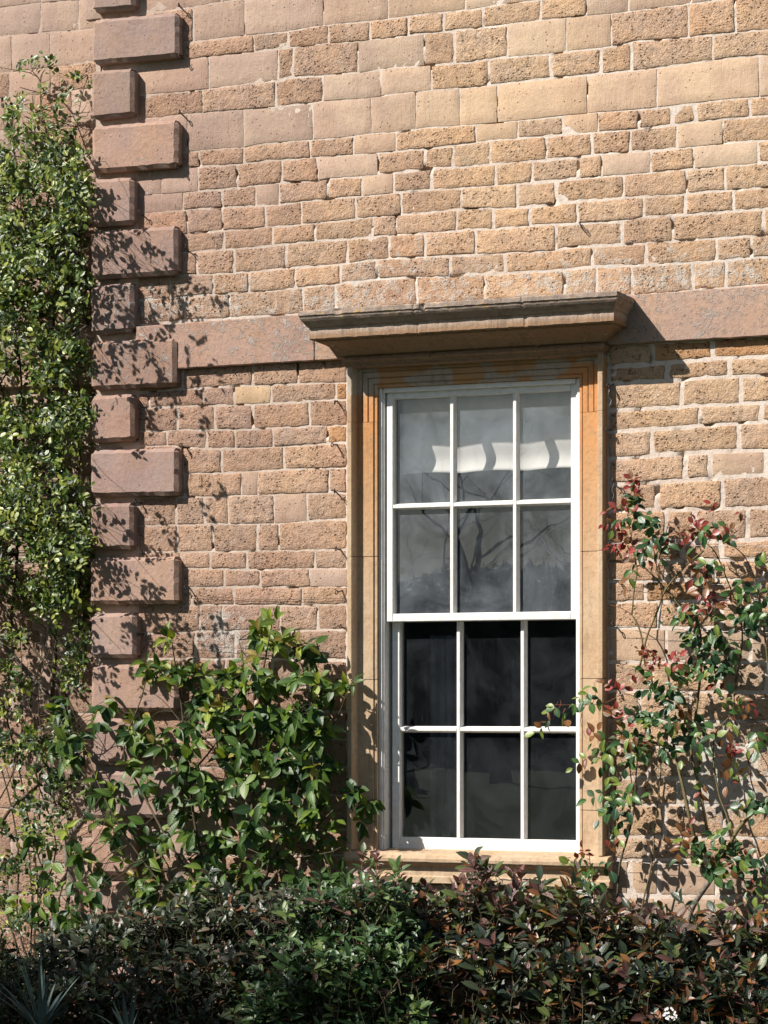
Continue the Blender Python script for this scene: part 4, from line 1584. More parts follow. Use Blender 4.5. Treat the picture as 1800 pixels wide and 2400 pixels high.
# ---- small leaved climber on the recessed wall
LR = random.Random(8)
lcl = empty('small_leaved_climber', (P(100, 2400, 0.3).x, 0.25, 0.0))
tag(lcl, 'tall glossy small leaved climber on the recessed wall at the left edge', 'climbing plant')
tiny = [unit_leaf(0.62, 0.25, 0.12, 0.1, 0.5, SMALL_ROWS), unit_leaf(0.55, 0.4, 0.25, -0.1, 0.5, SMALL_ROWS), unit_leaf(0.68, 0.1, 0.05, 0.0, 0.55, SMALL_ROWS)]
ltints = [(0.046, 0.085, 0.016), (0.082, 0.130, 0.020), (0.175, 0.210, 0.032), (0.020, 0.042, 0.012), (0.27, 0.30, 0.06)]
lf = Foliage(ltints, tiny, M['leaf'], 4)
stems_l = []
for pxs, ys, r0, r1, mt, kn in [
    ([(187, 2330), (190, 2200), (187, 2116), (175, 2084), (157, 2018), (157, 1978), (175, 1945), (204, 1913)], .12, 0.020, 0.017, 'bark', .35),
    ([(204, 1913), (207, 1880), (190, 1800), (150, 1720), (122, 1660), (110, 1628), (81, 1595), (24, 1530), (-10, 1495)], [.12, .14, .2, .22, .22, .22, .22, .22, .22], 0.017, 0.013, 'bark', .35),
    ([(134, 2330), (134, 2218), (150, 2161), (163, 2083), (165, 2000), (168, 1900)], .22, 0.012, 0.008, 'bark', .3),
    ([(-20, 2080), (0, 2082), (70, 2093), (120, 2090), (190, 2080), (300, 2085)], .1, 0.0055, 0.004, 'bark', .2),
    ([(90, 2180), (88, 2080), (78, 1980), (62, 1900), (50, 1830), (20, 1700), (-10, 1600)], .22, 0.005, 0.004, 'twig', .1),
    ([(80, 2200), (96, 2100), (100, 2000), (90, 1900)], .25, 0.004, 0.003, 'twig', .1),
    ([(-10, 1950), (5, 1925), (30, 1890), (60, 1865), (90, 1840)], .15, 0.009, 0.007, 'twig', .3),
    ([(-5, 1400), (40, 1480), (110, 1560), (160, 1640), (190, 1720), (200, 1800)], .25, 0.007, 0.005, 'twig', .2),
    ([(120, 1660), (130, 1500), (120, 1300), (140, 1100), (110, 900), (130, 700), (110, 520), (120, 380), (96, 250), (88, 180), (0, 158)], [.25, .2, .15, .1, .1, .1, .1, .15, .22, .3, .33], 0.012, 0.0018, 'twig', .2),
    ([(200, 1560), (195, 1400), (180, 1200), (190, 1000), (175, 800), (185, 600), (170, 420), (185, 260), (213, 150)], [.2, .15, .1, .1, .1, .1, .1, .15, .25], 0.008, 0.0012, 'twig', .2),
    ([(20, 1500), (40, 1300), (30, 1100), (50, 900), (30, 700), (50, 500), (30, 330), (20, 250)], [.25, .2, .15, .1, .1, .1, .15, .2], 0.009, 0.0015, 'twig', .2),
    ([(120, 840), (148, 812), (165, 790), (209, 760)], [.15, .1, 0.05, 0.02], 0.006, 0.006, 'bark', .3),
    ([(0, 900), (60, 800), (120, 700), (190, 640)], .12, 0.004, 0.003, 'twig', .1),
    ([(0, 640), (80, 720), (150, 850), (190, 960)], .12, 0.004, 0.003, 'twig', .1)]:
    stems_l += traced(lcl, pxs, ys, r0, r1, M[mt], knob=kn)
for k in range(6):
    xa = LR.uniform(-10, 200)
    pxs = [(xa + LR.uniform(-40, 40), 2330)]
    for ww_ in (2150, 1980, 1820, 1660, 1500):
        pxs.append((pxs[-1][0] + LR.uniform(-70, 70), ww_ + LR.uniform(-30, 30)))
    stems_l += traced(lcl, [(min(q[0], 200), q[1]) for q in pxs], LR.uniform(0.0, 0.3), LR.uniform(.003, .007), .002, M['twig'], knob=.15)
lb = [(-60, 450, 45, 70, 34), (-60, 620, 45, 80, 40), (-60, 800, 45, 80, 40), (-60, 980, 45, 80, 40), (-60, 1150, 50, 80, 46), (-60, 1310, 50, 70, 46), (-140, 1230, 50, 80, 46), (-140, 1390, 50, 70, 40), (-60, 1450, 50, 60, 36), (-140, 1540, 50, 60, 26), (-60, 1620, 40, 60, 18), (100, 1360, 70, 50, 30), (5, 420, 22, 70, 20), (5, 560, 22, 70, 22), (5, 700, 22, 70, 20), (5, 850, 22, 70, 16), (5, 1000, 22, 70, 20), (5, 1150, 22, 70, 22), (5, 1290, 22, 60, 16), (100, 600, 60, 60, 30), (190, 700, 20, 60, 16), (190, 980, 20, 60, 18), (160, 470, 50, 70, 30), (150, 1150, 60, 80, 30), (205, 1260, 22, 60, 16), (205, 880, 14, 60, 8), (20, 1620, 50, 60, 14), (60, 1900, 60, 60, 12), (30, 2000, 50, 60, 12), (120, 1960, 60, 50, 9), (60, 2120, 60, 50, 10), (160, 2150, 50, 50, 9), (100, 2230, 80, 50, 12), (170, 1520, 40, 40, 12), (110, 160, 40, 22, 7), (150, 200, 45, 35, 12), (190, 190, 18, 16, 3), (60, 150, 35, 14, 3), (100, 232, 22, 12, 4), (30, 250, 38, 30, 18), (80, 290, 55, 34, 22), (130, 260, 22, 14, 5), (150, 300, 40, 24, 16),
      (40, 340, 52, 46, 36), (190, 330, 18, 30, 8), (130, 370, 60, 34, 36), (60, 420, 68, 48, 52), (160, 440, 50, 48, 42), (80, 520, 80, 50, 66), (170, 540, 38, 45, 28),
      (60, 620, 70, 46, 40), (150, 640, 50, 46, 36), (70, 700, 70, 42, 34), (160, 720, 44, 40, 26), (60, 780, 62, 30, 20), (150, 800, 48, 32, 20), (190, 850, 22, 42, 16), (120, 880, 55, 40, 26), (40, 870, 44, 28, 14),
      (70, 960, 70, 40, 32), (160, 960, 44, 44, 26), (60, 1040, 64, 44, 42), (160, 1050, 42, 46, 28), (80, 1120, 80, 46, 50), (170, 1130, 36, 46, 20), (60, 1200, 66, 46, 42), (150, 1210, 54, 46, 34),
      (80, 1290, 80, 42, 46), (180, 1290, 40, 44, 26), (130, 1350, 60, 34, 34), (200, 1370, 24, 34, 12), (50, 1350, 46, 30, 14), (160, 1410, 55, 32, 26), (80, 1410, 45, 24, 10), (190, 1455, 26, 24, 8),
      (30, 1480, 35, 30, 8), (200, 1500, 18, 18, 3), (20, 1560, 26, 26, 6), (180, 1590, 26, 26, 8), (130, 1700, 44, 28, 18), (90, 1740, 36, 28, 14), (150, 1740, 36, 30, 14), (30, 1740, 36, 30, 9), (100, 1820, 46, 26, 16), (60, 1800, 30, 28, 8), (120, 1880, 50, 28, 12),
      (170, 1830, 28, 36, 10), (105, 2060, 24, 22, 6), (50, 1950, 20, 14, 2), (15, 2040, 22, 24, 6), (40, 2140, 40, 20, 8), (190, 2120, 20, 20, 4)]
twl = MB()
for (u, w, rx, ry, n) in lb:
    for k in range(int(n * (2.7 if w > 340 and n > 15 and w < 1440 else 2.0 if w > 1500 else 1.3 if w > 340 else 0.9)) + 1):
        a = LR.uniform(0, 6.283)
        q = math.sqrt(LR.random())
        uu, ww = u + rx * q * math.cos(a), w + ry * q * math.sin(a)
        lim = 210 if not (1180 < ww < 1500) else 226
        if uu > lim:
            continue
        dense = n > 15
        if noise.noise(Vector((uu * .014, ww * .014, 9))) + 0.5 * noise.noise(Vector((uu * .04, ww * .04, 2))) < (-0.15 if w > 330 and w < 1440 else -0.22 if w > 1500 else -0.35):
            continue
        Yd = LR.uniform(-0.14, 0.30) if dense else LR.uniform(0.16, 0.33)
        if w > 1440:
            Yd = LR.uniform(-0.15, 0.25)
        if dense and LR.random() < (.16 if 330 < w < 640 or 1050 < w < 1320 else .03):
            Yd = LR.uniform(-0.6, -0.14)
        p = P(uu, ww, Yd)
        s0 = nearest(stems_l, p)
        if (s0 - p).length < 0.6:
            twl.tube([x - lcl.location for x in curve_pts(s0, p, LR, 4, 0.12)], [0.002, 0.0018, 0.0015, 0.0012, 0.0009], 3, False)
        ax = (Vector((LR.gauss(0, .8), -0.35, LR.gauss(-.1, .8)))).normalized()
        L_ = LR.uniform(0.05, 0.09)
        side = ax.cross(OUT).normalized()
        if LR.random() < .5:
            side = (side + rv(LR, .5)).normalized()
        np_ = LR.choice((2, 3, 3))
        yt = LR.random()
        for i in range(np_ + 1):
            t_ = (i + 0.6) / (np_ + 0.6)
            pb = p + ax * (L_ * t_) - UP * (0.02 * t_ * t_)
            for sg in ((-1, 1) if i < np_ else (0,)):
                d = side * sg * 1.0 + ax * 0.5 + rv(LR, .22)
                nn = OUT * 0.8 + UP * 0.6 + rv(LR, .45)
                t = LR.choice((0, 3, 3, 0, 1)) if (w > 1500 and yt < .8) else LR.choice((0, 1, 1, 2, 3)) if yt < .70 else LR.choice((2, 1, 4))  # leaves low down get mostly dark tints to deepen the shade
                lf.leaf(pb, d, nn, LR.uniform(0.020, 0.040), t)
twl.build('twigs', M['twig'], lcl, smooth=True, kind='stuff')
lf.finish(lcl)

# ---- rose on the right
RR = random.Random(31)
rose = empty('climbing_rose', (P(1611, 2174, -0.15).x, -0.15, 0.0))
tag(rose, 'climbing rose with red young leaves on wires right of the window', 'climbing rose')
rl = [unit_leaf(0.62, 0.25, 0.15, 0.1, 0.48), unit_leaf(0.56, 0.4, 0.3, -0.15, 0.46), unit_leaf(0.66, 0.15, 0.1, 0.12, 0.5), unit_leaf(0.50, 0.55, 0.35, 0, 0.45)]
rtints = [(0.034, 0.085, 0.026), (0.055, 0.120, 0.030), (0.140, 0.190, 0.036), (0.190, 0.036, 0.024), (0.160, 0.070, 0.024), (0.024, 0.060, 0.024), (0.24, 0.036, 0.030)]
M['rose_leaf'] = mat_leaf('rose_leaf', 0.36, 0.16, 0.5)
rf = Foliage(rtints, rl, M['rose_leaf'], 6)
stems_r = []
for pxs, ys, r0, r1, mt in [
    ([(1590, 2400), (1600, 2280), (1611, 2174), (1624, 2125), (1659, 2071), (1670, 2055)], -.16, .013, .012, 'bark'),
    ([(1664, 2060), (1654, 2050), (1632, 1979), (1621, 1938), (1601, 1846), (1585, 1777), (1566, 1679), (1548, 1635), (1530, 1606), (1525, 1560)], [-.16, -.16, -.18, -.2, -.2, -.18, -.16, -.14, -.12, -.12], .0105, .004, 'cane'),
    ([(1665, 2060), (1702, 1995), (1727, 1949), (1759, 1910), (1786, 1890), (1830, 1860), (1900, 1820)], -.15, .009, .008, 'cane'),
    ([(1725, 2047), (1760, 2025), (1800, 2003), (1880, 1960)], -.2, .006, .006, 'palecane'),
    ([(1440, 2330), (1445, 2150), (1450, 2055), (1457, 2009), (1475, 1949), (1486, 1892), (1491, 1812), (1495, 1760)], -.12, .006, .003, 'twig'),
    ([(1480, 2330), (1500, 2150), (1528, 2025), (1534, 1949), (1544, 1858), (1549, 1800), (1545, 1740)], -.11, .004, .0022, 'cane'),
    ([(1724, 1583), (1718, 1663), (1704, 1686), (1683, 1709), (1672, 1743), (1674, 1800), (1686, 1865), (1699, 1899), (1720, 1960)], -.13, .0022, .005, 'cane'),
    ([(1710, 1620), (1727, 1704), (1750, 1750), (1759, 1823), (1768, 1855)], -.10, .0018, .003, 'redcane'),
    ([(1500, 1560), (1509, 1523), (1518, 1487), (1541, 1432), (1557, 1388), (1580, 1356), (1617, 1317), (1649, 1292)], -.15, .0045, .0035, 'cane'),
    ([(1493, 1326), (1512, 1331), (1562, 1383), (1594, 1420), (1626, 1455), (1640, 1478), (1645, 1540), (1640, 1600), (1630, 1680), (1620, 1760), (1640, 1850), (1660, 1960)], [-.10, -.10, -.11, -.12, -.12, -.12, -.12, -.12, -.12, -.12, -.12, -.13], .0035, .007, 'cane'),
    ([(1473, 1226), (1485, 1290), (1493, 1336), (1486, 1386), (1481, 1441)], -.11, .002, .0035, 'cane'),
    ([(1500, 1160), (1490, 1200), (1480, 1260), (1490, 1320)], -.12, .0014, .0025, 'redcane'),
    ([(1481, 1441), (1495, 1465), (1505, 1500), (1512, 1560)], -.11, .0035, .004, 'cane'),
    ([(1430, 1418), (1455, 1425), (1481, 1441)], -.11, .001, .002, 'redcane'),
    ([(1640, 1262), (1676, 1294), (1706, 1363), (1720, 1400), (1731, 1422), (1740, 1500), (1725, 1600)], -.13, .0025, .004, 'cane'),
    ([(1763, 1338), (1741, 1299), (1706, 1265), (1734, 1240), (1750, 1210)], -.12, .0025, .0014, 'redcane'),
    ([(1763, 1338), (1780, 1400), (1790, 1470), (1800, 1560), (1810, 1700)], -.12, .003, .005, 'cane'),
    ([(1300, 1652), (1358, 1652), (1415, 1649), (1464, 1626), (1500, 1640)], [-.22, -.2, -.16, -.12, -.12], .0010, .0022, 'redcane'),
    ([(1595, 1250), (1617, 1317)], -.14, .001, .002, 'redcane'),
    ([(1380, 1990), (1385, 2040), (1395, 2110), (1420, 2200), (1440, 2300)], -.2, .0015, .003, 'redcane'),
    ([(1440, 1690), (1470, 1760), (1486, 1892)], -.13, .0012, .003, 'redcane'),
    ([(1425, 1990), (1440, 1930), (1438, 1860)], -.15, .001, .002, 'cane'),
    ([(1600, 1970), (1650, 2000), (1690, 2030)], -.15, .0012, .002, 'redcane'),
    ([(1800, 2300), (1780, 2150), (1750, 2080), (1720, 2000)], -.12, .004, .003, 'cane')]:
    stems_r += traced(rose, pxs, ys, r0, r1, M[mt], sides=6, knob=.1)
g, y_, rd, bz, dk = 'g', 'y', 'r', 'b', 'd'
rb = [(1470, 1130, rd, 2), (1500, 1150, rd, 3), (1445, 1240, rd, 3), (1462, 1275, rd, 3), (1610, 1240, rd, 3), (1665, 1250, rd, 3), (1530, 1550, rd, 3), (1560, 1555, rd, 3), (1490, 1140, rd, 3), (1450, 1185, rd, 3), (1478, 1178, rd, 3), (1502, 1168, y_, 2), (1492, 1200, g, 4), (1520, 1210, dk, 4), (1468, 1215, g, 3), (1530, 1262, dk, 5), (1490, 1232, dk, 2), (1458, 1258, rd, 4), (1468, 1290, rd, 3),
      (1505, 1270, g, 3), (1632, 1255, rd, 5), (1650, 1262, rd, 3), (1645, 1228, g, 3), (1695, 1272, bz, 3), (1675, 1298, g, 3), (1712, 1232, g, 3), (1750, 1204, rd, 2), (1678, 1212, rd, 2), (1575, 1290, rd, 2), (1600, 1297, y_, 2),
      (1543, 1335, rd, 2), (1482, 1325, y_, 2), (1655, 1325, bz, 4), (1668, 1340, bz, 3), (1730, 1350, y_, 3), (1770, 1342, y_, 4), (1790, 1360, g, 2), (1585, 1412, y_, 3), (1595, 1435, g, 3), (1605, 1460, dk, 3), (1668, 1400, y_, 4),
      (1662, 1380, bz, 2), (1655, 1420, rd, 4), (1690, 1425, rd, 3), (1625, 1488, g, 4), (1650, 1490, g, 3), (1665, 1470, dk, 3), (1710, 1490, dk, 5), (1770, 1400, dk, 8), (1760, 1440, dk, 8), (1795, 1440, dk, 5), (1785, 1478, y_, 3), (1740, 1375, bz, 3),
      (1670, 1530, dk, 5), (1700, 1545, dk, 6), (1680, 1565, dk, 5), (1720, 1560, bz, 3), (1520, 1545, rd, 4), (1548, 1537, rd, 4), (1575, 1548, bz, 4), (1500, 1565, rd, 2), (1500, 1595, g, 5), (1545, 1592, g, 4), (1565, 1572, g, 4), (1600, 1572, g, 5), (1590, 1610, dk, 6), (1570, 1630, dk, 4),
      (1625, 1575, rd, 3), (1645, 1568, rd, 2), (1660, 1605, y_, 3), (1520, 1672, g, 4), (1535, 1690, g, 4), (1512, 1660, dk, 3), (1505, 1712, bz, 4), (1440, 1690, bz, 4), (1450, 1680, rd, 2), (1435, 1728, g, 4), (1465, 1725, dk, 3), (1490, 1735, g, 5), (1500, 1755, g, 4), (1520, 1730, y_, 3),
      (1550, 1755, g, 4), (1575, 1745, y_, 4), (1590, 1690, g, 4), (1585, 1715, g, 4), (1610, 1735, g, 5), (1605, 1690, y_, 3), (1645, 1700, dk, 4), (1620, 1670, y_, 3), (1640, 1660, bz, 2), (1690, 1672, y_, 4), (1705, 1635, bz, 4), (1718, 1655, rd, 3), (1725, 1680, y_, 2),
      (1770, 1720, g, 4), (1790, 1715, y_, 3), (1705, 1770, rd, 3), (1715, 1795, bz, 4), (1695, 1780, rd, 2), (1668, 1810, y_, 2), (1665, 1838, bz, 2), (1745, 1855, bz, 3), (1715, 1882, y_, 4), (1735, 1885, y_, 2), (1770, 1875, g, 5), (1795, 1870, dk, 4), (1430, 1820, y_, 3), (1440, 1850, g, 4), (1425, 1865, g, 3),
      (1460, 1860, g, 4), (1450, 1885, dk, 3), (1495, 1875, g, 3), (1600, 1965, bz, 4), (1620, 1965, g, 3), (1652, 1958, g, 2), (1600, 2012, y_, 4), (1615, 2018, y_, 3), (1695, 1955, g, 3), (1710, 1985, g, 3), (1688, 1992, y_, 4), (1680, 2010, bz, 3), (1672, 2030, g, 4), (1650, 2020, dk, 3), (1730, 1995, g, 6), (1750, 2005, g, 5), (1760, 1975, bz, 3),
      (1795, 2010, dk, 5), (1748, 2030, g, 4), (1770, 2050, bz, 3), (1375, 2005, rd, 3), (1388, 2035, g, 5), (1350, 2048, g, 3), (1400, 2055, g, 4), (1372, 2060, y_, 3), (1330, 2040, y_, 2), (1320, 2095, rd, 4), (1345, 2110, g, 4), (1400, 2110, g, 5), (1380, 2130, g, 4), (1415, 1950, y_, 1), (1410, 1995, rd, 1),
      (1380, 2180, bz, 3), (1720, 2110, g, 5), (1750, 2130, g, 6), (1785, 2110, g, 5), (1770, 2170, g, 6), (1740, 2180, g, 5), (1790, 2220, dk, 6), (1700, 2160, y_, 3), (1735, 2240, dk, 5), (1790, 2290, g, 4), (1790, 2060, g, 3),
      (1300, 1645, bz, 3), (1312, 1668, y_, 2), (1300, 1690, y_, 2), (1310, 1640, g, 1), (1380, 1617, y_, 1), (1395, 1612, g, 1), (1425, 1600, rd, 1), (1425, 1635, g, 2), (1380, 1740, bz, 2), (1410, 1745, g, 3), (1392, 1783, y_, 1), (1450, 1620, rd, 2)]
twr = MB()
cmap = {g: (0, 0, 1, 1, 5, 2), y_: (2, 2, 1, 4), rd: (3, 3, 6, 4), bz: (4, 3, 4, 2), dk: (5, 5, 0, 1)}
for (u, w, c, n) in rb:
    for k in range(max(1, int(round(n * {g: .50, y_: .34, rd: .55, bz: .42, dk: .72}[c])))):
        uu, ww = u + RR.gauss(0, 7), w + RR.gauss(0, 6)
        Yd = -RR.uniform(0.11, 0.27)
        if u < 1330 and w < 1800:
            Yd = -0.2
            uu, ww = u + RR.gauss(0, 3), w + RR.gauss(0, 3)
        p = P(uu, ww, Yd)
        s0 = nearest(stems_r, p)
        if (s0 - p).length < 0.3:
            twr.tube([x - rose.location for x in curve_pts(s0, p, RR, 4, 0.10)], [0.0016, 0.0014, 0.0012, 0.001, 0.0008], 4, False)
        if c in (rd,):
            ax = Vector((RR.gauss(0, .8), -0.4, RR.gauss(0.3, .6))).normalized()
            sz0, sz1 = 0.024, 0.044
        else:
            ax = Vector((RR.gauss(0, .8), -0.4, RR.gauss(-0.35, .5))).normalized()
            sz0, sz1 = 0.036, 0.060
        side = ax.cross(OUT)
        if side.length < .1:
            side = Vector((1, 0, 0))
        side = (side.normalized() + rv(RR, .2)).normalized()
        L_ = sz1 * 1.6
        np_ = RR.choice((1, 2, 2))
        for i in range(np_ + 1):
            t_ = (i + 0.7) / (np_ + 0.7)
            pb = p + ax * (L_ * t_) - UP * (0.012 * t_ * t_)
            for sg in ((-1, 1) if i < np_ else (0,)):
                d = side * sg + ax * 0.6 - UP * .15 + rv(RR, .2)
                nn = OUT * 0.75 + UP * 0.6 + rv(RR, .35)
                rf.leaf(pb, d, nn, RR.uniform(sz0, sz1), RR.choice(cmap[c]))
twr.build('twigs', M['redcane'], rose, smooth=True, kind='stuff')
rf.finish(rose)

# ---- low shrubs along the foot of the wall


def shrub(name, label, outline, x0, x1, ys, seed, tints, pick, sizes, n, shapes, mat, stem_mat='twig', zbot=2420, up=0.7):
    """outline: Line of the top edge in pixels; ys: (front, back) distance; shoots fill the mass"""
    r = random.Random(seed)
    xm = (x0 + x1) / 2
    root = empty(name, (P(xm, 2400, (ys[0] + ys[1]) / 2).x, (ys[0] + ys[1]) / 2, 0.0))
    tag(root, label, 'shrub', None)
    fo = Foliage(tints, shapes, mat, seed + 1)
    tw = MB()
    base = root.location + Vector((0, 0, 0.03))
    feet = [base + Vector((r.uniform(-.5, .5) * (x1 - x0) / 900, r.uniform(-.15, .15), 0)) for _ in range(7)]
    for k in range(n):
        u = r.uniform(x0, x1)
        top = outline(u) + 48 * noise.noise(Vector((u * 0.013, seed, 0))) + 40 * noise.noise(Vector((u * 0.05, seed, 3)))
        top = max(top, outline(u) - 30)
        f = r.random()
        if f < 0.35:
            w = top + r.gauss(8, 32)
            Yd = r.uniform(ys[0] * 0.75 + ys[1] * .25, ys[1])
        else:
            w = r.uniform(top + 10, zbot)
            tt = (w - top) / max(40, zbot - top)
            front = ys[1] + (ys[0] - ys[1]) * min(1, 0.35 + tt * 1.6)
            Yd = front + abs(r.gauss(0, 0.09))
        if r.random() < 0.25 and w > top + 40:
            Yd = r.uniform(ys[1] - 0.1, ys[1] + 0.08)
        edge = min(u - x0, x1 - u) / 110.0
        if edge < 1:
            w += (1 - edge) * r.uniform(0, 130)
        p = P(u, w, Yd)
        sh = Vector((r.gauss(0, .35), -0.25 + r.gauss(0, .3), up)).normalized()
        L_ = r.uniform(0.05, 0.12)
        a0 = p - sh * L_ * 1.6
        tw.tube([x - root.location for x in (a0 - UP * 0.06 + rv(r, .01), a0, p)], [0.0026, 0.002, 0.0012], 4, False)
        if r.random() < 0.12:
            ft = r.choice(feet)
            tw.tube([x - root.location for x in curve_pts(ft, a0, r, 5, 0.06)], [0.006, 0.005, 0.0045, 0.004, 0.0035, 0.003], 5, False)
        cl = pick(r, u, w)
        nl = r.choice((5, 6, 7, 8))
        for i in range(nl):
            th = 2.4 * i + r.uniform(-.3, .3)
            e1 = sh.orthogonal().normalized()
            e2 = sh.cross(e1)
            rad = e1 * math.cos(th) + e2 * math.sin(th)
            lev = i / nl
            d = sh * (0.25 + 0.9 * lev) + rad * (1.0 - 0.45 * lev) + rv(r, .12)
            nn = sh * 1.0 - rad * 0.5 + UP * .3 + OUT * .25 + rv(r, .2)
            fo.leaf(p - sh * L_ * (1 - lev) * 0.8, d, nn, r.uniform(*sizes) * (1.0 - 0.35 * lev), r.choice(cl))
    tw.build('twigs', M[stem_mat], root, smooth=True, kind='stuff')
    fo.finish(root)
    return root


hl = [unit_leaf(0.46, 0.35, 0.15, 0.1, 0.48), unit_leaf(0.42, 0.5, 0.25, -0.1, 0.48), unit_leaf(0.50, 0.25, 0.08, 0.1, 0.5)]
hl2 = [unit_leaf(0.48, 0.3, 0.18, 0.1, 0.5), unit_leaf(0.38, 0.45, 0.28, -0.1, 0.5)]
T_bronze = [(0.030, 0.048, 0.026), (0.048, 0.062, 0.036), (0.170, 0.070, 0.030), (0.120, 0.058, 0.052), (0.075, 0.100, 0.030), (0.018, 0.030, 0.022), (0.17, 0.12, 0.10), (0.22, 0.10, 0.03)]


def pick_bronze(r, u, w):
    if w < 2170:
        return r.choice(((2, 3, 6, 4), (3, 6, 3, 1), (2, 7, 1, 4), (0, 1, 4, 4), (6, 3, 1, 0)))
    return r.choice(((0, 1, 5, 3), (0, 5, 1, 2), (5, 0, 3, 4), (0, 4, 7, 5), (1, 1, 2, 6)))


shrub('bronze_leaved_shrub', 'low evergreen shrub with bronze and purple shoots under and right of the window',
      Line([(860, 2140), (980, 2105), (1080, 2092), (1150, 2098), (1250, 2105), (1350, 2125), (1450, 2160), (1560, 2180), (1660, 2185), (1760, 2190), (1850, 2150)]),
      880, 1900, (-1.0, -0.22), 51, T_bronze, pick_bronze, (0.050, 0.100), 1250, hl, M['leaf_dark'])

T_green = [(0.040, 0.082, 0.028), (0.058, 0.108, 0.034), (0.095, 0.140, 0.038), (0.10, 0.055, 0.045), (0.028, 0.065, 0.028), (0.15, 0.20, 0.09)]


def pick_green(r, u, w):
    if w < 2070 and r.random() < .25:
        return (3, 3, 1)
    return r.choice(((0, 1, 4), (0, 0, 3), (1, 2, 0), (4, 0, 4), (5, 1, 0)))


shrub('glossy_green_shrub', 'low glossy bright green shrub below the left corner of the window sill',
      Line([(560, 2260), (620, 2200), (700, 2120), (780, 2080), (860, 2066), (930, 2095), (990, 2160), (1040, 2260)]),
      560, 1010, (-1.12, -0.35), 61, T_green, pick_green, (0.046, 0.090), 680, hl2, M['leaf_dark'])

T_dark = [(0.030, 0.045, 0.026), (0.050, 0.060, 0.036), (0.11, 0.085, 0.060), (0.130, 0.060, 0.028), (0.024, 0.036, 0.022), (0.14, 0.12, 0.10), (0.07, 0.10, 0.04)]


def pick_dark(r, u, w):
    return r.choice(((0, 1, 4), (0, 4, 2), (1, 5, 0), (6, 0, 1), (0, 1, 3)))


shrub('dusky_shrub', 'low dusky brown green shrub below the broad leaved climber at the lower left',
      Line([(-60, 2250), (60, 2240), (160, 2215), (240, 2180), (330, 2150), (420, 2140), (520, 2130), (600, 2130), (700, 2130), (800, 2150), (840, 2200)]),
      -60, 860, (-0.95, -0.25), 71, T_dark, pick_dark, (0.042, 0.088), 1250, hl2, M['leaf_dark'])

T_box = [(0.035, 0.080, 0.018), (0.022, 0.055, 0.014), (0.06, 0.12, 0.025)]
shrub('box_bush', 'small dense dark green bush in the bottom left corner',
      Line([(-60, 2190), (20, 2215), (80, 2260), (130, 2330)]),
      -120, 120, (-1.0, -0.4), 81, T_box, lambda r, u, w: (0, 1, 1, 2), (0.016, 0.026), 520, tiny, M['leaf_dark'])

# tall bronze shoots in front of the sill
SR = random.Random(12)
sp = empty('purple_leaved_shoots', (P(880, 2300, -0.45).x, -0.45, 0.0))
tag(sp, 'thin upright shoots with purple young leaves before the left end of the sill', 'shoots')
sf = Foliage([(0.17, 0.075, 0.075), (0.13, 0.050, 0.045), (0.20, 0.12, 0.11), (0.07, 0.10, 0.035)], hl, M['leaf_dark'], 2)
for (u, w, n) in ((852, 1998, 7), (884, 2004, 8), (935, 2030, 7), (860, 2046, 5), (828, 2050, 4), (1222, 2040, 9), (1078, 2062, 7), (940, 2058, 6), (1145, 2085, 6), (1270, 2085, 5), (1210, 2065, 6), (1013, 2088, 5)):
    p = P(u, w, -0.45)
    foot = P(u + SR.uniform(-25, 25), 2290, -0.45)
    pts = curve_pts(foot, p, SR, 6, 0.03)
    m_ = MB()
    m_.tube([x - sp.location for x in pts], [0.0028, 0.0026, 0.0024, 0.0022, 0.0019, 0.0016, 0.001], 5)
    m_.build('stem', M['redcane'], sp, smooth=True)
    for i in range(n):
        th = 2.4 * i
        lev = i / n
        rad = Vector((math.cos(th), math.sin(th), 0))
        d = UP * (0.5 + 0.9 * lev) + rad * (0.9 - 0.4 * lev) + rv(SR, .1)
        sf.leaf(p - UP * 0.05 * (1 - lev), d, UP * .4 - rad * .8 + OUT * .5, SR.uniform(0.035, 0.06), SR.choice((0, 1, 2, 0, 3)))
sf.finish(sp)

# strap leaved clumps at the bottom left


def strap_clump(label, u, w, n, seed, Y, ln, group):
    r = random.Random(seed)
    root = empty('strap_leaved_plant', P(u, w, Y))
    tag(root, label, 'strap plant', group)
    mt = M['strap']
    for k in range(n):
        a = r.uniform(0, 6.283)
        lean = r.uniform(0.25, 0.95)
        d = Vector((math.cos(a) * lean, math.sin(a) * lean * .6, 1)).normalized()
        L_ = ln * r.uniform(0.6, 1.1)
        V, FC = [], []
        side = d.cross(UP)
        side = side.normalized() if side.length > .1 else Vector((1, 0, 0))
        for i in range(8):
            t = i / 7
            c = d * L_ * t - UP * (L_ * 0.35 * lean * t * t)
            wd = 0.011 * (1 - t ** 2.2) + 0.0006
            V += [c - side * wd + OUT * 0.002, c + Vector((0, 0.003, 0)), c + side * wd + OUT * 0.002]
            if i:
                b = (i - 1) * 3
                FC += [(b, b + 1, b + 4, b + 3), (b + 1, b + 2, b + 5, b + 4)]
        q = MB()
        q.add(V, FC)
        q.build('leaf', mt, root, smooth=True)
    return root


mstrap = mat_plain('blue_green_blade', (0.12, 0.18, 0.15), 0.45, 0.35, 30)
M['strap'] = mstrap
strap_clump('blue green strap leaved plant fanning out at the bottom left corner', 95, 2425, 26, 3, -1.25, 0.42, None)
strap_clump('single tuft of narrow blue green blades below the glossy green shrub', 300, 2440, 9, 9, -1.25, 0.30, None)

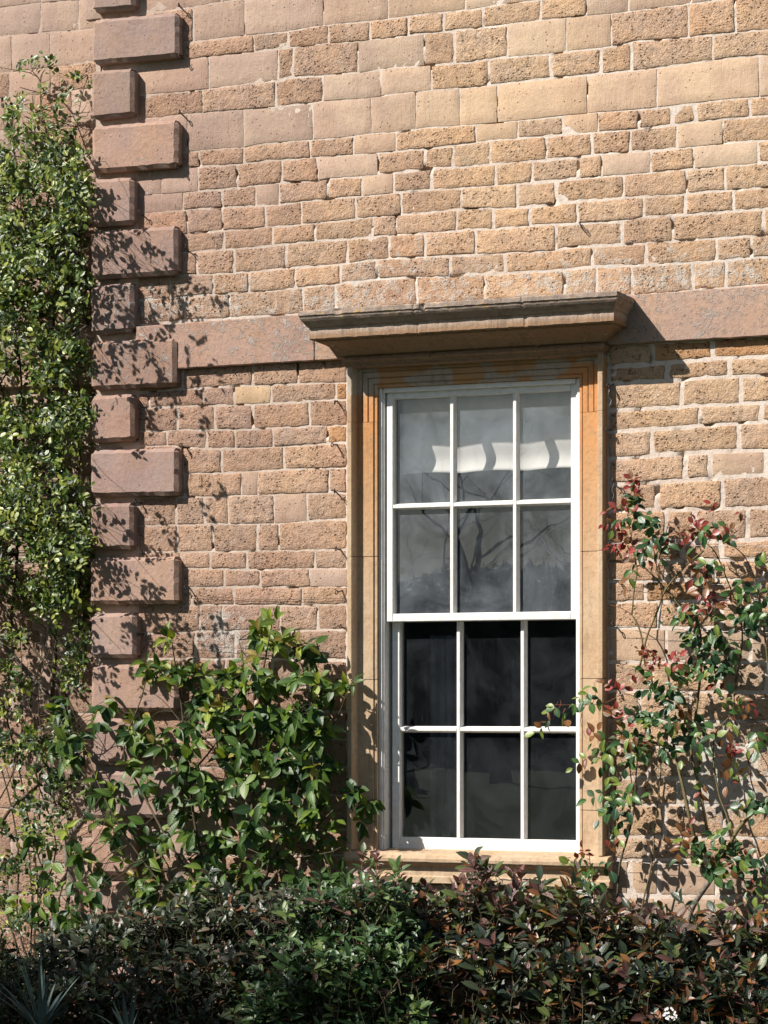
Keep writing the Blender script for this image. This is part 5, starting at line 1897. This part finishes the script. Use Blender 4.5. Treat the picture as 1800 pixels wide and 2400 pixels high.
# white flower head in the bronze shrub
FR = random.Random(2)
fl = empty('white_flower_cluster', P(1572, 2378, -1.22))
tag(fl, 'small white flower cluster low in the bronze leaved shrub', 'flower')
for k in range(34):
    a = FR.uniform(0, 6.283)
    q = math.sqrt(FR.random()) * 0.027
    c = Vector((math.cos(a) * q, -0.012 - FR.random() * 0.012 + q * .3, math.sin(a) * q * 1.1))
    m_ = MB()
    for i in range(5):
        th = 6.283 * i / 5 + a
        d = Vector((math.cos(th), -0.35, math.sin(th))).normalized() * 0.0055
        s = Vector((-math.sin(th), 0, math.cos(th))) * 0.0026
        m_.add([c, c + d * .6 + s, c + d, c + d * .6 - s], [(0, 1, 2, 3)])
    m_.build('petals', M['petal'], fl)
m_ = MB()
for k in range(8):
    a = k * .8
    m_.tube([Vector((0, 0.03, -0.09)), Vector((0, 0.01, -0.03)), Vector((math.cos(a) * .02, -0.008, math.sin(a) * .02))], 0.0012, 4)
m_.build('stalk', M['cane'], fl)

# ---------------------------------------------------------------- vine eyes and wires


def vine_eye_mesh(body, ring):
    body.tube([(0, 0.03, 0), (0, -0.045, 0)], [0.0042, 0.0032], 6)
    pts = []
    for i in range(11):
        th = 2 * math.pi * i / 10
        pts.append((0.0, -0.054 + 0.009 * math.cos(th), 0.009 * math.sin(th)))
    ring.tube(pts, 0.0026, 5)


b_, r_ = MB(), MB()
vine_eye_mesh(b_, r_)
me_b, me_r = b_.mesh('shank', True), r_.mesh('eye', True)
eyes = [
    ((425, 19), 0, 'rusty vine eye beside the topmost long corner block'),
    ((427, 138), 0, 'rusty vine eye at the lower right of the topmost long corner block'),
    ((427, 272), 0, 'rusty vine eye at the upper right of the second long corner block'),
    ((425, 391), 0, 'rusty vine eye at the lower right of the second long corner block'),
    ((333, 506), 0, 'rusty vine eye right of the spotted short corner block above the leaf shadows'),
    ((436, 588), 0, 'rusty vine eye right of the leaf shaded long corner block above the stone band'),
    ((340, 955), 0, 'rusty vine eye beside the first short corner block below the stone band'),
    ((437, 1052), 0, 'rusty vine eye right of the first long corner block below the stone band'),
    ((331, 1180), 0, 'rusty vine eye beside the second short corner block below the stone band'),
    ((337, 1298), 0, 'rusty vine eye above the long corner block nearest over the broad leaved climber'),
    ((442, 1378), 0, 'rusty vine eye at the left end of the thin dark wire above the climber'),
    ((335, 1485), 0, 'rusty vine eye beside the short corner block just above the broad leaved climber'),
    ((787, 939), 0, 'highest of the rusty vine eyes left of the window frame'),
    ((789, 1042), 0, 'second highest rusty vine eye left of the window frame'),
    ((787, 1156), 0, 'third rusty vine eye down the left side of the window frame'),
    ((796, 1289), 0, 'fourth rusty vine eye down the left side of the window frame'),
    ((802, 1383), 0, 'fifth rusty vine eye down left of the window, at the thin wire'),
    ((805, 1473), 0, 'lowest rusty vine eye left of the window, above the climber tips'),
    ((1436, 900), 1, 'vine eye with a twisted pale wire hanging, highest right of the window'),
    ((1431, 1008), 0, 'second vine eye down the right side of the window frame'),
    ((1433, 1134), 1, 'vine eye with a wire twist level with the top red rose shoot'),
    ((1437, 1274), 0, 'vine eye holding the highest training wire among red rose leaves'),
    ((1438, 1358), 0, 'vine eye holding the second training wire right of the window'),
    ((1441, 1468), 0, 'vine eye holding the third training wire right of the window'),
    ((1445, 1615), 0, 'vine eye holding the fourth training wire beside the rose spray over the glass'),
    ((1445, 2018), 1, 'vine eye with frayed wire low beside the right end of the sill')]
eye0 = None
for k, ((u, w), tw_, lab) in enumerate(eyes):
    if eye0 is None:
        e = empty('vine_eye', P(u, w, 0.0))
        eb = link('shank', me_b, M['iron'], e)
        er = link('eye', me_r, M['iron'], e)
        eye0, kids = e, (eb, er)
    else:
        e = eye0.copy()
        COL.objects.link(e)
        e.location = P(u + 4, w, 0.0)
        for c in kids:
            c2 = c.copy()
            COL.objects.link(c2)
            c2.parent = e
    e.rotation_euler = (rng.uniform(-.25, .25), rng.uniform(-.1, .1), rng.uniform(-.3, .3))
    tag(e, lab, 'vine eye', 'iron vine eyes fixed in the wall joints')
    if tw_:
        m_ = MB()
        pts = [Vector((0.004 * math.sin(i * 1.3), -0.056 + 0.004 * math.cos(i * 1.1), -0.008 - i * 0.010)) for i in range(9)]
        m_.tube(pts, 0.0013, 4)
        m_.build('wire_twist', M['wire'], e)

wires = [((1437, 1274), (2050, 1272), -0.055, 'wire', 'highest pale training wire behind the red rose leaves'),
         ((1438, 1358), (2050, 1372), -0.055, 'wire', 'second pale training wire across the rose, above the crossing canes'),
         ((1441, 1468), (2050, 1482), -0.055, 'wire', 'third pale training wire across the rose, below the crossing canes'),
         ((1445, 1628), (2050, 1632), -0.055, 'wire', 'fourth pale training wire level with the rose spray over the glass'),
         ((1445, 2018), (2050, 2036), -0.055, 'wire', 'lowest pale training wire level with the window sill'),
         ((442, 1396), (811, 1402), -0.02, 'iron', 'thin dark wire stretched across the stones above the climber tips'),
         ((335, 1500), (811, 1530), -0.03, 'iron', 'thin dark wire running behind the tips of the broad leaved climber')]
for a, b, Y, mt, lab in wires:
    A_, B_ = P(a[0], a[1], Y), P(b[0], b[1], Y)
    m_ = MB()
    pts = [A_.lerp(B_, i / 14) - UP * (0.012 * math.sin(math.pi * i / 14)) + UP * 0.002 * math.sin(i * 2.1) for i in range(15)]
    m_.tube(pts, 0.0011, 4)
    tag(m_.build('training_wire', M[mt]), lab, 'wire', 'training wires')

# bent nail high on the wall
m_ = MB()
a = P(1357, 520, -0.008)
m_.tube([a + Vector((0, 0.02, 0)), a, P(1362, 533, -0.022), P(1372, 545, -0.024), P(1374, 541, -0.026), P(1364, 526, -0.028)], 0.0022, 6)
tag(m_.build('bent_nail', M['iron']), 'small bent iron nail in the wall above the right half of the window', 'nail')

# ---------------------------------------------------------------- garden behind the camera, seen only in the panes
BRN = mat_bark('dark_bark', (0.035, 0.028, 0.022), (0.06, 0.05, 0.04))


def bare_tree(loc, h, seed, label):
    r = random.Random(seed)
    root = empty('bare_tree', loc)
    tag(root, label, 'tree', 'bare trees reflected in the window panes')
    tr_, cr_ = MB(), MB()

    def grow(p, d, L_, rad, lv):
        pts = [p]
        rs = [rad]
        for i in range(4):
            d2 = (d + rv(r, .13) + UP * .03).normalized()
            p = p + d2 * (L_ / 4)
            d = d2
            pts.append(p)
            rs.append(rad * (1 - 0.12 * (i + 1)))
        (tr_ if lv < 2 else cr_).tube(pts, rs, 6 if lv < 2 else 4, False)
        if lv >= 5:
            return
        nb_ = r.choice((2, 3, 3)) if lv else 4
        for k in range(nb_):
            j = r.choice((2, 3, 4)) if k else 4
            nd = (d + rv(r, .55 if lv else .45)).normalized()
            nd.z = abs(nd.z) * .7 + 0.12
            grow(pts[j], nd.normalized(), L_ * r.uniform(.6, .82), rs[j] * .62, lv + 1)
    grow(Vector((0, 0, 0)), UP, h * .30, h * .018, 0)
    tr_.build('trunk', BRN, root, smooth=True)
    cr_.build('crown', BRN, root, smooth=True)


bare_tree((-13.5, -33.0, 0), 10.5, 5, 'bare tree with spreading branches mirrored in the left upper panes')
bare_tree((-14.3, -39.0, 0), 12.0, 9, 'tall bare tree mirrored in the middle upper panes')
bare_tree((-13.4, -43.0, 0), 11.0, 14, 'slender bare tree mirrored in the right upper panes')

# unseen leafy tree, added left of the view to shade the low shrubs
gt = empty('added_shade_tree', (-6.6, -8.4, 0))
tag(gt, 'unseen leafy tree added on the lawn left of the view to shade the low shrubs', 'tree')
tr2 = random.Random(19)
mb = MB()
mb.tube([(0, 0, -0.1), (0.05, 0, 1.2), (-0.05, 0.1, 2.6), (0.1, 0, 4.2), (0, 0, 6.0)], [0.24, 0.19, 0.16, 0.12, 0.05], 9)
for k in range(14):
    a = k * 2.4
    z = 2.3 + k * 0.25
    mb.tube([(0, 0, z), (math.cos(a) * 1.0, math.sin(a) * 1.0, z + 0.7), (math.cos(a) * 2.1, math.sin(a) * 2.0, z + 1.3)], [0.07, 0.045, 0.015], 5)
mb.build('trunk', BRN, gt, smooth=True)
V, FC = [], []
k = 0
while k < 15000:
    d = rv(tr2, 1).normalized() * (tr2.random() ** 0.45)
    c = Vector((d.x * 3.1, d.y * 2.4, 5.25 + d.z * 2.85))
    if noise.noise(c * 0.9) < -0.12 + 0.1 * tr2.random():
        continue
    k += 1
    a_ = rv(tr2, 1).normalized() * 0.10
    b2 = a_.cross(rv(tr2, 1)).normalized() * 0.045
    n = len(V)
    V += [c - a_, c + b2, c + a_, c - b2]
    FC.append((n, n + 1, n + 2, n + 3))
mb = MB()
mb.add(V, FC)
mb.build('crown', mat_plain('tree_leaf', (0.06, 0.11, 0.03), 0.6, 0.4, 3), gt, kind='stuff')

# dense evergreen hedge beyond the lawn
hr = random.Random(77)
V, FC = [], []
for k in range(60000):
    x = -45 + 75 * hr.random()
    zt_ = 5.2 + 0.9 * noise.noise(Vector((x * .3, 0, 5)))
    z = zt_ * (1 - abs(hr.gauss(0, .35)))
    y = -52 + hr.gauss(0, .5)
    if z < 0.02:
        z = hr.uniform(0, 1.0)
    c = Vector((x, y, z))
    a_ = rv(hr, .09)
    b2 = rv(hr, .09)
    n = len(V)
    V += [c - a_, c + b2, c + a_]
    FC.append((n, n + 1, n + 2))
mb = MB()
mb.add(V, FC)
mb.box(-46, 31, -52.3, -51.7, 0, 4.5)
hg = mb.build('far_hedge', mat_plain('hedge_green', (0.03, 0.055, 0.02), 0.8, 0.5, 2), kind='stuff')
hg['label'] = 'dark evergreen hedge across the lawn mirrored in the lower panes'
hg['category'] = 'hedge'
print('stones', counts, 'objects', len(bpy.data.objects))
